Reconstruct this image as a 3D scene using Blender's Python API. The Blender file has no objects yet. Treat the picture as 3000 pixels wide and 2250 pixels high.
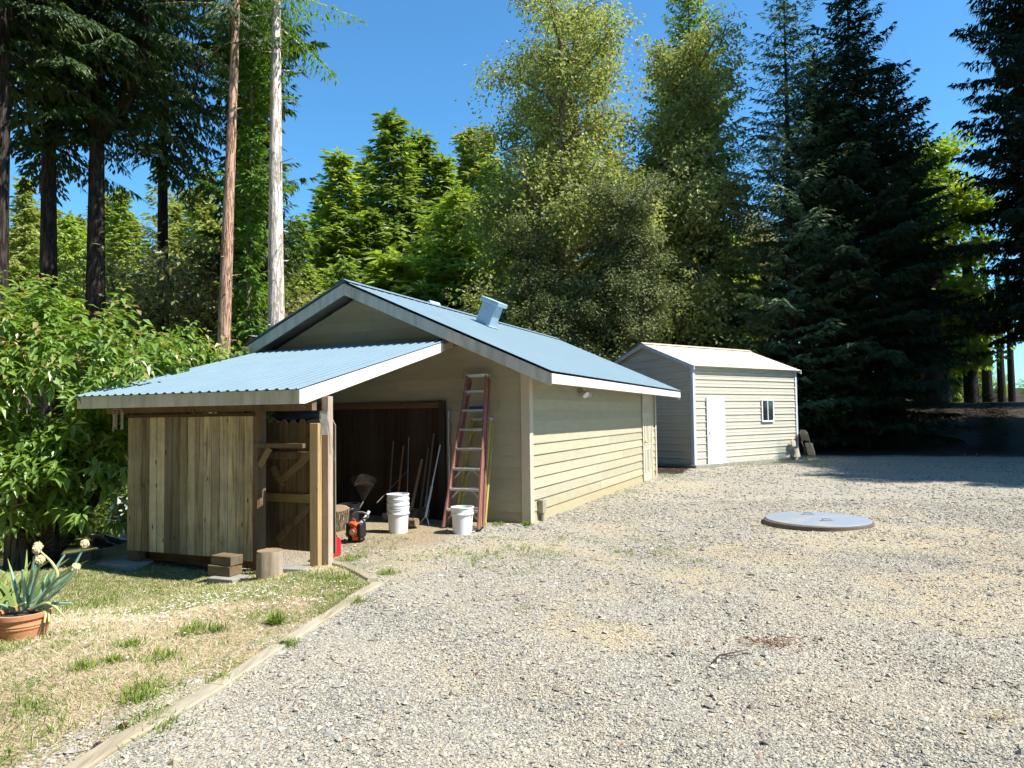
import bpy, math, random
import numpy as np
from mathutils import Vector, Matrix, Quaternion
random.seed(7); rng = np.random.default_rng(7)
R = math.radians
SC = bpy.context.scene
COL = SC.collection
# ---------------------------------------------------------------- camera model (also used to measure the place)
F = 2081.0; HC = 1.62; PIT = R(2.48); ROL = R(0.75)
_f = Vector((0, math.cos(PIT), math.sin(PIT))); _r0 = Vector((1, 0, 0)); _u0 = Vector((0, -math.sin(PIT), math.cos(PIT)))
CR = math.cos(ROL) * _r0 - math.sin(ROL) * _u0; CU = math.sin(ROL) * _r0 + math.cos(ROL) * _u0
CC = Vector((0, 0, HC))
def ray(px, py): return _f + CR * ((px - 1500) / F) - CU * ((py - 1125) / F)
# frames: W world, G garage (x = right along its front, y = back), S metal shed
GA = R(24.2); P0 = Vector((0.237, 10.641, 0))
SA = R(53.0); S0 = Vector((5.27, 20.70, 0))
FR = {'W': (Vector((0, 0, 0)), 0.0), 'G': (P0, -GA), 'S': (S0, R(90) - SA)}
def fw(fr, p):
    o, a = FR[fr]; c, s = math.cos(a), math.sin(a)
    return Vector((o.x + c * p[0] - s * p[1], o.y + s * p[0] + c * p[1], o.z + p[2]))
def sstep(t):
    t = np.clip(t, 0, 1); return t * t * (3 - 2 * t)
UX, UY = -math.cos(GA), math.sin(GA); VX, VY = math.sin(GA), math.cos(GA)
def uv(x, y):
    dx = x - P0.x; dy = y - P0.y
    return dx * UX + dy * UY, dx * VX + dy * VY
def gh(x, y):                                   # height of the ground
    x = np.asarray(x, float); y = np.asarray(y, float)
    u, v = uv(x, y)
    z = -0.27 * sstep((u - 0.3) / 2.4) * sstep((v + 7.3) / 2.6) * (1 - sstep((v + 3.1) / 1.2))
    e = np.maximum(0, u - 4.7) * sstep((v + 5.2) / 3.0)
    z = z - 3.2 * (1 - np.exp(-0.24 * e / 3.2))
    q = np.maximum(0, (y - 25.5) + 0.45 * (x - 12))
    z = z + 2.0 * sstep(q / 24) * sstep((x - 9) / 6)
    z = z + 0.03 * np.maximum(0, y - 52) * sstep((x - 10) / 10)
    z = z + 0.012 * np.sin(x * 2.1 + 1.3) * np.sin(y * 1.7) + 0.008 * np.sin(x * 4.7 + y * 3.1)
    return z
def ghf(x, y): return float(gh(x, y))
def ong(px, py, dz=0.0):                        # ground point seen at a place of the photograph
    d = ray(px, py); z = 0.0
    for _ in range(25):
        t = (z - HC) / d.z; p = CC + d * t; z = 0.5 * z + 0.5 * (ghf(p.x, p.y) + dz)
    return Vector((p.x, p.y, ghf(p.x, p.y)))
def uvp(px, py):
    p = ong(px, py); u, v = uv(p.x, p.y); return float(u), float(v)
def atd(px, depth):                             # x of a thing standing at a depth
    return (px - 1500) / F * depth
def topz(px, py, depth): return HC + (1215 + 0.0131 * (1500 - px) - py) / F * depth
# ---------------------------------------------------------------- materials
MATS = {}
class NT:
    def __init__(s, name):
        s.m = bpy.data.materials.new(name); s.m.use_nodes = True; s.t = s.m.node_tree
        s.n = s.t.nodes; s.n.clear(); s.out = s.n.new('ShaderNodeOutputMaterial'); MATS[name] = s.m
    def N(s, kind, **kw):
        nd = s.n.new('ShaderNode' + kind)
        for k, v in kw.items():
            if hasattr(nd, k) and not k[0].isupper(): setattr(nd, k, v)
            else: nd.inputs[k.replace('_', ' ')].default_value = v
        return nd
    def L(s, a, b): s.t.links.new(a, b)
    def coord(s, scale=(1, 1, 1)):
        c = s.N('TexCoord'); mp = s.N('Mapping'); s.L(c.outputs['Object'], mp.inputs[0]); mp.inputs['Scale'].default_value = scale
        return mp.outputs[0]
    def noise(s, vec, scale, detail=5, rough=0.55):
        nd = s.N('TexNoise'); nd.inputs['Scale'].default_value = scale; nd.inputs['Detail'].default_value = detail
        nd.inputs['Roughness'].default_value = rough
        if vec is not None: s.L(vec, nd.inputs['Vector'])
        return nd.outputs['Fac']
    def ramp(s, fac, pts):
        nd = s.N('ValToRGB'); cr = nd.color_ramp
        while len(cr.elements) < len(pts): cr.elements.new(0.5)
        for e, (p, c) in zip(cr.elements, pts):
            e.position = p; e.color = (c, c, c, 1) if isinstance(c, (int, float)) else (*c[:3], 1)
        s.L(fac, nd.inputs[0]); return nd.outputs[0]
    def mix(s, fac, a, b, mode='MIX'):
        nd = s.N('Mix', data_type='RGBA', blend_type=mode)
        for sock, v in ((0, fac), (6, a), (7, b)):
            if isinstance(v, (int, float)): nd.inputs[sock].default_value = v
            elif isinstance(v, (tuple, list)): nd.inputs[sock].default_value = (*v[:3], 1)
            else: s.L(v, nd.inputs[sock])
        return nd.outputs[2]
    def math(s, op, a, b=0.0, c=0.0):
        nd = s.N('Math', operation=op)
        for i, v in enumerate((a, b, c)):
            if isinstance(v, (int, float)): nd.inputs[i].default_value = v
            else: s.L(v, nd.inputs[i])
        return nd.outputs[0]
    def attr(s, name):
        nd = s.N('Attribute'); nd.attribute_name = name; return nd.outputs['Fac']
    def bump(s, h, strength=0.3, dist=0.01):
        nd = s.N('Bump'); nd.inputs['Strength'].default_value = strength; nd.inputs['Distance'].default_value = dist
        s.L(h, nd.inputs['Height']); return nd.outputs[0]
    def pbr(s, col, rough=0.6, metal=0.0, spec=0.5, normal=None, **kw):
        p = s.N('BsdfPrincipled')
        for sock, v in (('Base Color', col), ('Roughness', rough), ('Metallic', metal), ('Specular IOR Level', spec)):
            if isinstance(v, (int, float)): p.inputs[sock].default_value = v
            elif isinstance(v, (tuple, list)): p.inputs[sock].default_value = (*v[:3], 1)
            else: s.L(v, p.inputs[sock])
        if normal is not None: s.L(normal, p.inputs['Normal'])
        for k, v in kw.items(): p.inputs[k.replace('_', ' ')].default_value = v
        return p.outputs[0]
    def done(s, sh): s.L(sh, s.out.inputs['Surface']); return s.m
def darker(c, k): return tuple(x * k for x in c)
def mat(name, col, col2=None, rough=0.6, metal=0.0, spec=0.4, ns=4.0, stretch=(1, 1, 1), rv=0.0, bump=0.0, bs=40.0, lo=0.35, hi=0.7):
    t = NT(name); v = t.coord(stretch)
    n = t.noise(v, ns, 7, 0.6)
    c = t.mix(t.ramp(n, [(lo, 0.0), (hi, 1.0)]), col2 or darker(col, 0.72), col)
    if rv:
        k = t.math('MULTIPLY_ADD', t.attr('rnd'), 2 * rv, 1 - rv)
        cc = t.N('CombineColor'); [t.L(k, cc.inputs[i]) for i in range(3)]
        c = t.mix(1.0, c, cc.outputs[0], 'MULTIPLY')
    nm = t.bump(t.noise(v, bs, 4), bump, 0.01) if bump else None
    rr = t.math('MULTIPLY_ADD', n, 0.25, rough - 0.12)
    return t.done(t.pbr(c, rr, metal, spec, nm))
def wood(name, base, dark, grey, axis=2, rv=0.3, knots=True, rough=0.85, scale=1.0):
    t = NT(name); st = [1, 1, 1]; st = [14.0 * scale] * 3; st[axis] = 0.9 * scale
    v = t.coord(tuple(st)); v0 = t.coord((1, 1, 1))
    r = t.attr('rnd')
    # shift the grain per board
    ad = t.N('VectorMath', operation='ADD'); cx = t.N('CombineXYZ'); sh = t.math('MULTIPLY', r, 37.0)
    t.L(sh, cx.inputs[0]); t.L(sh, cx.inputs[1]); t.L(sh, cx.inputs[2]); t.L(v, ad.inputs[0]); t.L(cx.outputs[0], ad.inputs[1])
    g = t.noise(ad.outputs[0], 2.2, 8, 0.65); g2 = t.noise(ad.outputs[0], 0.55, 5, 0.6)
    c = t.mix(t.ramp(g, [(0.35, 0), (0.68, 1)]), dark, base)
    c = t.mix(t.ramp(g2, [(0.4, 0), (0.66, 1)]), c, grey)
    c = t.mix(t.math('MULTIPLY', t.ramp(t.noise(ad.outputs[0], 1.1, 9, 0.75), [(0.52, 0), (0.72, 1)]), 0.75), c, darker(dark, 0.45))
    k = t.math('MULTIPLY_ADD', r, 2 * rv, 1 - rv)
    cc = t.N('CombineColor'); [t.L(k, cc.inputs[i]) for i in range(3)]
    c = t.mix(1.0, c, cc.outputs[0], 'MULTIPLY')
    if knots and True:
        s2 = [7.0 * scale] * 3; s2[axis] = 2.6 * scale
        vo = t.N('TexVoronoi'); vo.inputs['Scale'].default_value = 1.0; t.L(t.coord(tuple(s2)), vo.inputs['Vector'])
        c = t.mix(t.ramp(vo.outputs['Distance'], [(0.05, 1), (0.12, 0)]), c, darker(dark, 0.25))
    bl = t.ramp(t.noise(v0, 2.6, 6, .7), [(.36, 0), (.62, 1)])
    c = t.mix(t.math('MULTIPLY', bl, .38), c, darker(dark, .8))
    nm = t.bump(g, 0.5, 0.006)
    return t.done(t.pbr(c, rough, 0, 0.2, nm))
def foliage(name, c1, c2, c3=None, trans=0.35, rough=0.45, spec=0.35, lowvar=0.5, tint=(1.45, 1.4, 0.6)):
    t = NT(name); r = t.attr('rnd')
    c = t.ramp(r, [(0.0, c1), (0.75, c2), (1.0, c3 or c2)])
    o = t.N('ObjectInfo'); n = t.noise(t.coord(), 0.5, 3)
    k = t.math('ADD', t.math('MULTIPLY_ADD', n, lowvar, 1 - lowvar * 0.5), t.math('MULTIPLY_ADD', o.outputs['Random'], 0.24, -0.12))
    cc = t.N('CombineColor'); [t.L(k, cc.inputs[i]) for i in range(3)]
    c = t.mix(1.0, c, cc.outputs[0], 'MULTIPLY')
    p = t.pbr(c, rough, 0, spec); tr = t.N('BsdfTranslucent')
    t.L(t.mix(1.0, c, tint, 'MULTIPLY'), tr.inputs[0])
    mx = t.N('MixShader'); mx.inputs[0].default_value = trans; t.L(p, mx.inputs[1]); t.L(tr.outputs[0], mx.inputs[2])
    return t.done(mx.outputs[0])
def bark(name, base, dark, zs=0.35, sc=9.0, bump=1.0):
    t = NT(name); v = t.coord((1, 1, zs))
    n = t.noise(v, sc, 6, 0.7); n2 = t.noise(v, sc * 0.22, 4)
    vr = t.coord((1, 1, zs * .32)); rid = t.math('ABSOLUTE', t.math('SUBTRACT', t.noise(vr, sc * 1.15, 5, 0.6), .5)); fis = t.ramp(rid, [(0.0, 0.0), (0.055, 1.0)])
    c = t.mix(t.ramp(n, [(0.35, 0), (0.65, 1)]), dark, base)
    c = t.mix(t.ramp(n2, [(0.35, 0), (0.7, 0.45)]), c, darker(base, 1.25))
    c = t.mix(fis, darker(dark, 0.6), c)
    h = t.math('ADD', t.math('MULTIPLY', fis, 0.7), n)
    return t.done(t.pbr(c, 0.9, 0, 0.15, t.bump(h, bump, 0.03)))

def siding():
    t = NT('siding'); v = t.coord((1, 1, 3)); v0 = t.coord(); n = t.noise(v, 3, 7, .6)
    c = t.mix(t.ramp(n, [(.35, 0), (.7, 1)]), (0.41, 0.376, 0.262), (0.46, 0.424, 0.302))
    k = t.math('MULTIPLY_ADD', t.attr('rnd'), .16, .92); cc = t.N('CombineColor'); [t.L(k, cc.inputs[i]) for i in range(3)]; c = t.mix(1.0, c, cc.outputs[0], 'MULTIPLY')
    sx = t.N('SeparateXYZ'); t.L(v0, sx.inputs[0]); hz = t.math('MULTIPLY_ADD', t.noise(v0, 4, 5), -.45, t.math('ADD', sx.outputs[2], .12))
    c = t.mix(t.ramp(hz, [(.0, .7), (.22, 0)]), c, (.40, .33, .19))
    st = t.ramp(t.noise(t.coord((9, 9, .7)), 1.2, 6, .7), [(.55, 0), (.75, .35)]); c = t.mix(st, c, (.33, .30, .21))
    t.done(t.pbr(c, .7, 0, .3, t.bump(t.noise(t.coord((2, 2, 30)), 12, 4), .35, .01)))
siding()
mat('trim_white', (0.74, 0.71, 0.64), (0.66, 0.63, 0.55), rough=0.55, ns=5, bump=0.1)
mat('trim_beige', (0.62, 0.55, 0.42), (0.54, 0.48, 0.36), rough=0.7, ns=8, stretch=(6, 6, 1), bump=0.2)
mat('fascia_grey', (0.60, 0.60, 0.54), (0.40, 0.40, 0.34), rough=0.75, ns=3, stretch=(3, 3, 0.5), bump=0.2, lo=0.3, hi=0.6)  # greyer than the white trim, with darker blotches
mat('roof_blue', (0.19, 0.272, 0.325), (0.168, 0.243, 0.295), rough=0.5, spec=0.12, ns=2.2, rv=0.03, lo=0.3, hi=0.75)
mat('roof_vent_metal', (0.42, 0.56, 0.68), (0.36, 0.49, 0.60), rough=0.4, ns=6)
mat('soffit', (0.30, 0.28, 0.22), rough=0.8)
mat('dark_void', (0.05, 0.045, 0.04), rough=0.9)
mat('door_paint', (0.56, 0.53, 0.41), (0.50, 0.47, 0.36), rough=0.5, ns=3)
mat('brass', (0.75, 0.55, 0.2), rough=0.3, metal=1)
mat('lamp_white', (0.8, 0.8, 0.78), rough=0.35)
mat('box_paint', (0.36, 0.33, 0.24), rough=0.5)
mat('shed_cream', (0.61, 0.575, 0.475), (0.57, 0.535, 0.435), rough=0.42, ns=1.5, rv=0.03)
mat('shed_roof_metal', (0.66, 0.60, 0.48), (0.58, 0.53, 0.42), rough=0.42, ns=2)
mat('shed_trim', (0.62, 0.68, 0.78), (0.56, 0.62, 0.72), rough=0.4)
mat('door_white', (0.85, 0.84, 0.88), (0.82, 0.81, 0.85), rough=0.4)
mat('concrete', (0.34, 0.33, 0.29), (0.22, 0.215, 0.19), rough=0.9, ns=6, bump=0.4, bs=60)
mat('glass_dark', (0.02, 0.03, 0.035), rough=0.06, spec=0.8)
mat('metal_grey', (0.5, 0.5, 0.5), (0.4, 0.4, 0.4), rough=0.4, metal=0.7, ns=12)
mat('aluminium', (0.72, 0.72, 0.70), (0.55, 0.55, 0.53), rough=0.4, metal=0.6, ns=14)
mat('ladder_red', (0.20, 0.062, 0.045), (0.30, 0.14, 0.11), rough=0.6, ns=9, stretch=(4, 4, 0.6))
mat('ladder_yellow', (0.46, 0.38, 0.10), (0.36, 0.29, 0.08), rough=0.55)
mat('plastic_white', (0.82, 0.83, 0.84), (0.76, 0.77, 0.78), rough=0.35, ns=6)
mat('blue_plastic', (0.03, 0.12, 0.22), rough=0.4)
mat('plastic_red', (0.62, 0.012, 0.03), rough=0.35)
mat('orange_plastic', (0.75, 0.13, 0.03), rough=0.4)
mat('black_plastic', (0.02, 0.02, 0.022), rough=0.45)
mat('grey_plastic', (0.25, 0.26, 0.27), rough=0.45)
mat('rust', (0.10, 0.05, 0.035), (0.05, 0.03, 0.025), rough=0.8, ns=30)
mat('tank_metal', (0.24, 0.285, 0.34), (0.36, 0.34, 0.29), rough=0.65, metal=0.1, ns=2.2, bump=0.2, bs=20, lo=.32, hi=.5)
mat('tank_rim', (0.20, 0.14, 0.10), (0.14, 0.11, 0.09), rough=0.8, ns=8)
mat('chair_metal', (0.20, 0.185, 0.15), (0.16, 0.15, 0.12), rough=0.45)
mat('chair_pale', (0.50, 0.45, 0.36), (0.42, 0.38, 0.3), rough=0.5)
mat('terracotta', (0.58, 0.27, 0.13), (0.48, 0.22, 0.11), rough=0.8, ns=6, bump=0.15)
mat('soil', (0.07, 0.05, 0.035), rough=0.95)
mat('onion_leaf', (0.16, 0.30, 0.24), (0.22, 0.36, 0.24), rough=0.45, ns=5, rv=0.25)
mat('onion_stem_pale', (0.40, 0.48, 0.20), (0.5, 0.5, 0.2), rough=0.5)
mat('onion_flower', (0.72, 0.66, 0.42), (0.60, 0.54, 0.32), rough=0.8, ns=40, bump=0.6, bs=60)
mat('iris_leaf', (0.17, 0.28, 0.08), (0.32, 0.38, 0.11), rough=0.5, ns=3, rv=0.3)
mat('paper', (0.86, 0.87, 0.90), (0.78, 0.79, 0.83), rough=0.5, ns=4)
mat('tarp_blue', (0.05, 0.075, 0.13), rough=0.5)
mat('shingle_grey', (0.42, 0.43, 0.44), (0.34, 0.35, 0.36), rough=0.85, ns=10, rv=0.25, bump=0.3)
mat('clay_bright', (0.5, 0.46, 0.42), rough=0.9, rv=0.2)
mat('shaft_brown', (0.34, 0.15, 0.06), (0.25, 0.11, 0.05), rough=0.6, stretch=(5, 5, 0.5))
mat('shaft_tan', (0.34, 0.22, 0.11), (0.24, 0.15, 0.08), rough=0.6, stretch=(5, 5, 0.5))
mat('shaft_grey', (0.16, 0.13, 0.10), (0.11, 0.09, 0.07), rough=0.8, stretch=(5, 5, 0.5))
mat('steel', (0.3, 0.3, 0.3), (0.16, 0.14, 0.12), rough=0.45, metal=0.8, ns=20)
mat('chime_metal', (0.42, 0.37, 0.30), rough=0.45, metal=0.4)
mat('driftwood', (0.05, 0.035, 0.025), rough=0.9)
wood('fence_wood', (0.60, 0.485, 0.28), (0.17, 0.135, 0.075), (0.56, 0.515, 0.37), 2, 0.6)
wood('gate_wood', (0.24, 0.165, 0.085), (0.12, 0.08, 0.045), (0.26, 0.22, 0.16), 2, 0.25)
wood('brace_wood', (0.40, 0.29, 0.13), (0.28, 0.19, 0.09), (0.33, 0.27, 0.17), 0, 0.2, False)
wood('post_tan', (0.52, 0.36, 0.16), (0.40, 0.26, 0.11), (0.48, 0.35, 0.19), 2, 0.1, True)
wood('post_pink', (0.56, 0.44, 0.34), (0.40, 0.28, 0.20), (0.60, 0.55, 0.47), 2, 0.1, True)
wood('post_brown', (0.22, 0.14, 0.075), (0.13, 0.08, 0.045), (0.2, 0.15, 0.1), 2, 0.15, True)
wood('rail_red', (0.11, 0.05, 0.035), (0.07, 0.03, 0.02), (0.12, 0.07, 0.05), 0, 0.1, False)
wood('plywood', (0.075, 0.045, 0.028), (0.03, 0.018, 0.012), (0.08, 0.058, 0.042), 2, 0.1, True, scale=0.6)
wood('beam_wood', (0.20, 0.11, 0.06), (0.12, 0.06, 0.035), (0.18, 0.12, 0.08), 0, 0.1, True)
wood('timber_edge', (0.44, 0.375, 0.26), (0.26, 0.215, 0.145), (0.47, 0.43, 0.34), 1, 0.12, True)
wood('block_wood', (0.22, 0.15, 0.08), (0.13, 0.09, 0.05), (0.22, 0.18, 0.12), 0, 0.2, False)
wood('log_bark', (0.40, 0.30, 0.19), (0.20, 0.14, 0.08), (0.45, 0.39, 0.30), 2, 0.2, False)
bark('log_rough', (0.42, 0.33, 0.22), (0.16, 0.11, 0.07), 0.5, 22, 1.0)
mat('log_end', (0.30, 0.22, 0.13), (0.2, 0.14, 0.08), rough=0.9, ns=18)
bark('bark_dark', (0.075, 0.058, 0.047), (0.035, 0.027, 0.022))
bark('bark_red', (0.62, 0.40, 0.28), (0.42, 0.24, 0.16))
bark('bark_pale', (0.86, 0.77, 0.68), (0.76, 0.64, 0.54))
bark('bark_grey', (0.34, 0.29, 0.23), (0.15, 0.125, 0.10))
bark('bark_cherry', (0.15, 0.11, 0.075), (0.06, 0.045, 0.03), 3.5, 9, 0.6)
foliage('fir_yellow', (0.18, 0.26, 0.035), (0.33, 0.43, 0.075), (0.52, 0.60, 0.20), .42)  # third tone of the firs puts sunlit tip highlights into the colour
foliage('fir_mid', (0.13, 0.21, 0.035), (0.25, 0.35, 0.07), (0.44, 0.53, 0.18), .42)
foliage('fir_olive', (0.20, 0.235, 0.05), (0.34, 0.38, 0.10), (0.50, 0.53, 0.21), .42)
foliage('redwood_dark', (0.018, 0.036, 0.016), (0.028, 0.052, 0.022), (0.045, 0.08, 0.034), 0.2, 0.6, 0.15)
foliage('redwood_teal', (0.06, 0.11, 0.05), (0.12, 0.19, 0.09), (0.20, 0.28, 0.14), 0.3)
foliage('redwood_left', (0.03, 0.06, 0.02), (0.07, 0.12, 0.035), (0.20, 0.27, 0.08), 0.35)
foliage('sprout_green', (0.10, 0.20, 0.03), (0.19, 0.33, 0.05), (0.28, 0.42, 0.08), 0.45)
foliage('poplar', (0.17, 0.20, 0.06), (0.38, 0.42, 0.14), (0.62, 0.64, 0.34), 0.38, 0.5, 0.4)
foliage('alder_grey', (0.10, 0.135, 0.055), (0.22, 0.26, 0.11), (0.40, 0.43, 0.24), 0.3, 0.6, 0.3)
foliage('maple', (0.2, 0.29, 0.03), (0.34, 0.42, 0.055), (0.45, 0.5, 0.11), 0.42, tint=(1.35, 1.4, .6))
foliage('grey_bush', (0.2, 0.2, 0.08), (0.36, 0.34, 0.16), (0.48, 0.44, 0.26), 0.35)
foliage('laurel', (0.12, 0.23, 0.032), (0.29, 0.44, 0.08), (0.44, 0.32, 0.12), 0.38, 0.38, 0.9, 0.35)
foliage('undergrowth', (0.09, 0.14, 0.025), (0.16, 0.24, 0.04), (0.26, 0.33, 0.08))
def grassmat(name, c1, c2, c3, tr=0.3):
    return foliage(name, c1, c2, c3, tr, 0.6, 0.2, 0.3, (1.1, 1.1, .95) if 'straw' in name else (1.3, 1.3, .6))
grassmat('grass_green', (0.10, 0.17, 0.02), (0.20, 0.28, 0.045), (0.33, 0.38, 0.12))
grassmat('straw', (0.52, 0.41, 0.25), (0.70, 0.585, 0.41), (0.80, 0.72, 0.57))
grassmat('dead_leaf', (0.16, 0.06, 0.03), (0.26, 0.11, 0.05), (0.36, 0.2, 0.1))
mat('daisy', (0.85, 0.85, 0.82), rough=0.6)
# ---------------------------------------------------------------- mesh building
ORG = {}
def tag(o, label=None, cat=None, group=None, kind=None):
    for k, v in (('label', label), ('category', cat), ('group', group), ('kind', kind)):
        if v: o[k] = v
    return o
def place(o, frame, org):
    o.location = fw(frame, org); o.rotation_euler = (0, 0, FR[frame][1]); ORG[o.name] = Vector(org)
def thing(name, label, cat, frame='W', org=(0, 0, 0), group=None):
    o = bpy.data.objects.new(name, None); COL.objects.link(o); o.empty_display_size = 0.2
    place(o, frame, org); return tag(o, label, cat, group)
def mesh_np(name, V, faces_flat, sizes, rnd=None, smooth=False):
    me = bpy.data.meshes.new(name)
    V = np.asarray(V, np.float32); faces_flat = np.asarray(faces_flat, np.int32); sizes = np.asarray(sizes, np.int32)
    me.vertices.add(len(V)); me.vertices.foreach_set('co', V.ravel())
    me.loops.add(len(faces_flat)); me.loops.foreach_set('vertex_index', faces_flat)
    me.polygons.add(len(sizes)); st = np.zeros(len(sizes), np.int32); st[1:] = np.cumsum(sizes)[:-1]
    me.polygons.foreach_set('loop_start', st); me.polygons.foreach_set('loop_total', sizes)
    if rnd is not None:
        a = me.attributes.new('rnd', 'FLOAT', 'POINT'); a.data.foreach_set('value', np.asarray(rnd, np.float32))
    me.update(calc_edges=True)
    me.polygons.foreach_set('use_smooth', np.full(len(sizes), smooth))
    return me
class MB:
    def __init__(s): s.v = []; s.f = []; s.r = []
    def add(s, vs, fs, rnd=None):
        k = len(s.v); rnd = random.random() if rnd is None else rnd
        s.v += [tuple(v) for v in vs]; s.r += [rnd] * len(vs); s.f += [tuple(i + k for i in f) for f in fs]; return s
    def box(s, c, d, rot=None, rnd=None):
        M = rot if rot is not None else Matrix.Identity(3); c = Vector(c)
        vs = [c + M @ Vector((sx * d[0] / 2, sy * d[1] / 2, sz * d[2] / 2)) for sz in (-1, 1) for sy in (-1, 1) for sx in (-1, 1)]
        return s.add(vs, [(0, 2, 3, 1), (4, 5, 7, 6), (0, 1, 5, 4), (2, 6, 7, 3), (0, 4, 6, 2), (1, 3, 7, 5)], rnd)
    def b2(s, a, b, rnd=None):
        return s.box([(x + y) / 2 for x, y in zip(a, b)], [abs(x - y) for x, y in zip(a, b)], None, rnd)
    def bar(s, p0, p1, w, h, up=(0, 0, 1), rnd=None):
        p0 = Vector(p0); p1 = Vector(p1); d = (p1 - p0); L = d.length; y = d / L
        x = y.cross(Vector(up)); x = x.normalized() if x.length > 1e-6 else Vector((1, 0, 0)); z = x.cross(y)
        M = Matrix((x, y, z)).transposed()
        return s.box((p0 + p1) / 2, (w, L, h), M, rnd)
    def prism(s, poly, vec, rnd=None):
        n = len(poly); a = [Vector(p) for p in poly]; b = [p + Vector(vec) for p in a]
        return s.add(a + b, [tuple(range(n))[::-1], tuple(range(n, 2 * n))] + [(i, (i + 1) % n, n + (i + 1) % n, n + i) for i in range(n)], rnd)
    def tube(s, pts, r, n=8, cap=True, rnd=None, jit=0.0):
        pts = [Vector(p) for p in pts]; m = len(pts); rs = r if isinstance(r, (list, tuple)) else [r] * m
        vs = []; fs = []; prev = None
        for i, p in enumerate(pts):
            t = (pts[min(i + 1, m - 1)] - pts[max(i - 1, 0)]).normalized()
            if prev is None:
                x = t.orthogonal().normalized()
            else:
                x = prev - t * prev.dot(t); x = x.normalized() if x.length > 1e-6 else t.orthogonal().normalized()
            prev = x; y = t.cross(x)
            for k in range(n):
                a = 2 * math.pi * k / n; rr = rs[i] * (1 + (random.uniform(-jit, jit) if jit else 0))
                vs.append(p + x * math.cos(a) * rr + y * math.sin(a) * rr)
        for i in range(m - 1):
            for k in range(n):
                a = i * n + k; b = i * n + (k + 1) % n; fs.append((a, b, b + n, a + n))
        if cap: fs += [tuple(range(n))[::-1], tuple(range((m - 1) * n, m * n))]
        return s.add(vs, fs, rnd)
    def lathe(s, prof, c=(0, 0, 0), n=24, rnd=None, squash=1.0):
        c = Vector(c); m = len(prof); vs = []; fs = []
        for r, z in prof:
            for k in range(n):
                a = 2 * math.pi * k / n; vs.append(c + Vector((r * math.cos(a), squash * r * math.sin(a), z)))
        for i in range(m - 1):
            for k in range(n):
                a = i * n + k; b = i * n + (k + 1) % n; fs.append((a, b, b + n, a + n))
        if prof[0][0] > 1e-4: fs.append(tuple(range(n))[::-1])
        if prof[-1][0] > 1e-4: fs.append(tuple(range((m - 1) * n, m * n)))
        return s.add(vs, fs, rnd)
    def ball(s, c, r, n=10, m=7, rnd=None, sq=(1, 1, 1), jit=0.0):
        c = Vector(c); vs = []; fs = []
        for i in range(m + 1):
            th = math.pi * i / m
            for k in range(n):
                a = 2 * math.pi * k / n; q = 1 + random.uniform(-jit, jit)
                vs.append(c + Vector((r * sq[0] * q * math.sin(th) * math.cos(a), r * sq[1] * q * math.sin(th) * math.sin(a), -r * sq[2] * q * math.cos(th))))
        for i in range(m):
            for k in range(n):
                a = i * n + k; b = i * n + (k + 1) % n; fs.append((a, b, b + n, a + n))
        return s.add(vs, fs, rnd)
    def build(s, name, m, parent=None, frame='W', org=(0, 0, 0), bevel=0.0, smooth=False, seg=1):
        o0 = ORG[parent.name] if parent is not None else Vector(org)
        V = np.array(s.v, float) - np.array(o0)
        me = mesh_np(name, V, [i for f in s.f for i in f], [len(f) for f in s.f], s.r, smooth)
        if smooth: me.set_sharp_from_angle(angle=R(40))
        me.materials.append(MATS[m]); o = bpy.data.objects.new(name, me); COL.objects.link(o)
        if parent is not None: o.parent = parent; ORG[o.name] = ORG[parent.name]
        else: place(o, frame, org)
        if bevel:
            b = o.modifiers.new('edge', 'BEVEL'); b.width = bevel; b.segments = seg; b.limit_method = 'ANGLE'; b.angle_limit = R(35)
        return o
def g3(u, v, z): return (-u, v, z)
def clip_poly(poly, n, d):                      # keep the side n.p <= d of a 2D polygon
    out = []
    for i in range(len(poly)):
        a = poly[i]; b = poly[(i + 1) % len(poly)]; da = n[0] * a[0] + n[1] * a[1] - d; db = n[0] * b[0] + n[1] * b[1] - d
        if da <= 0: out.append(a)
        if (da < 0) != (db < 0) and abs(da - db) > 1e-9:
            t = da / (da - db); out.append((a[0] + (b[0] - a[0]) * t, a[1] + (b[1] - a[1]) * t))
    return out
# ================================================================ the garage
def bands(mb, poly, pieces, to3, back=-0.03, split=None):
    for (z0, z1, d0, d1) in pieces:
        q = clip_poly(clip_poly(poly, (0, -1), -z0), (0, 1), z1)
        if len(q) < 3: continue
        a0 = min(p[0] for p in q); a1 = max(p[0] for p in q); cuts = [a0]
        if split:
            x = a0 + random.uniform(0.3, 1) * split
            while x < a1 - 0.4: cuts.append(x); x += random.uniform(0.75, 1.0) * split
        cuts.append(a1)
        for c0, c1 in zip(cuts[:-1], cuts[1:]):
            g = 0.0015 if split else 0
            w = clip_poly(clip_poly(q, (-1, 0), -(c0 + g)), (1, 0), c1 - g)
            w = [p for i, p in enumerate(w) if i == 0 or (abs(p[0] - w[i - 1][0]) + abs(p[1] - w[i - 1][1])) > 1e-5]
            if len(w) < 3: continue
            n = len(w); dd = [d0 + (d1 - d0) * (p[1] - z0) / (z1 - z0) for p in w]
            wob = random.uniform(-0.0015, 0.0015) if split else 0
            fr = [to3(p[0], p[1], d + wob) for p, d in zip(w, dd)]; bk = [to3(p[0], p[1], back) for p in w]
            mb.add(fr + bk, [tuple(range(n)), tuple(range(n, 2 * n))[::-1]] + [(i, n + i, n + (i + 1) % n, (i + 1) % n) for i in range(n)])
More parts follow.
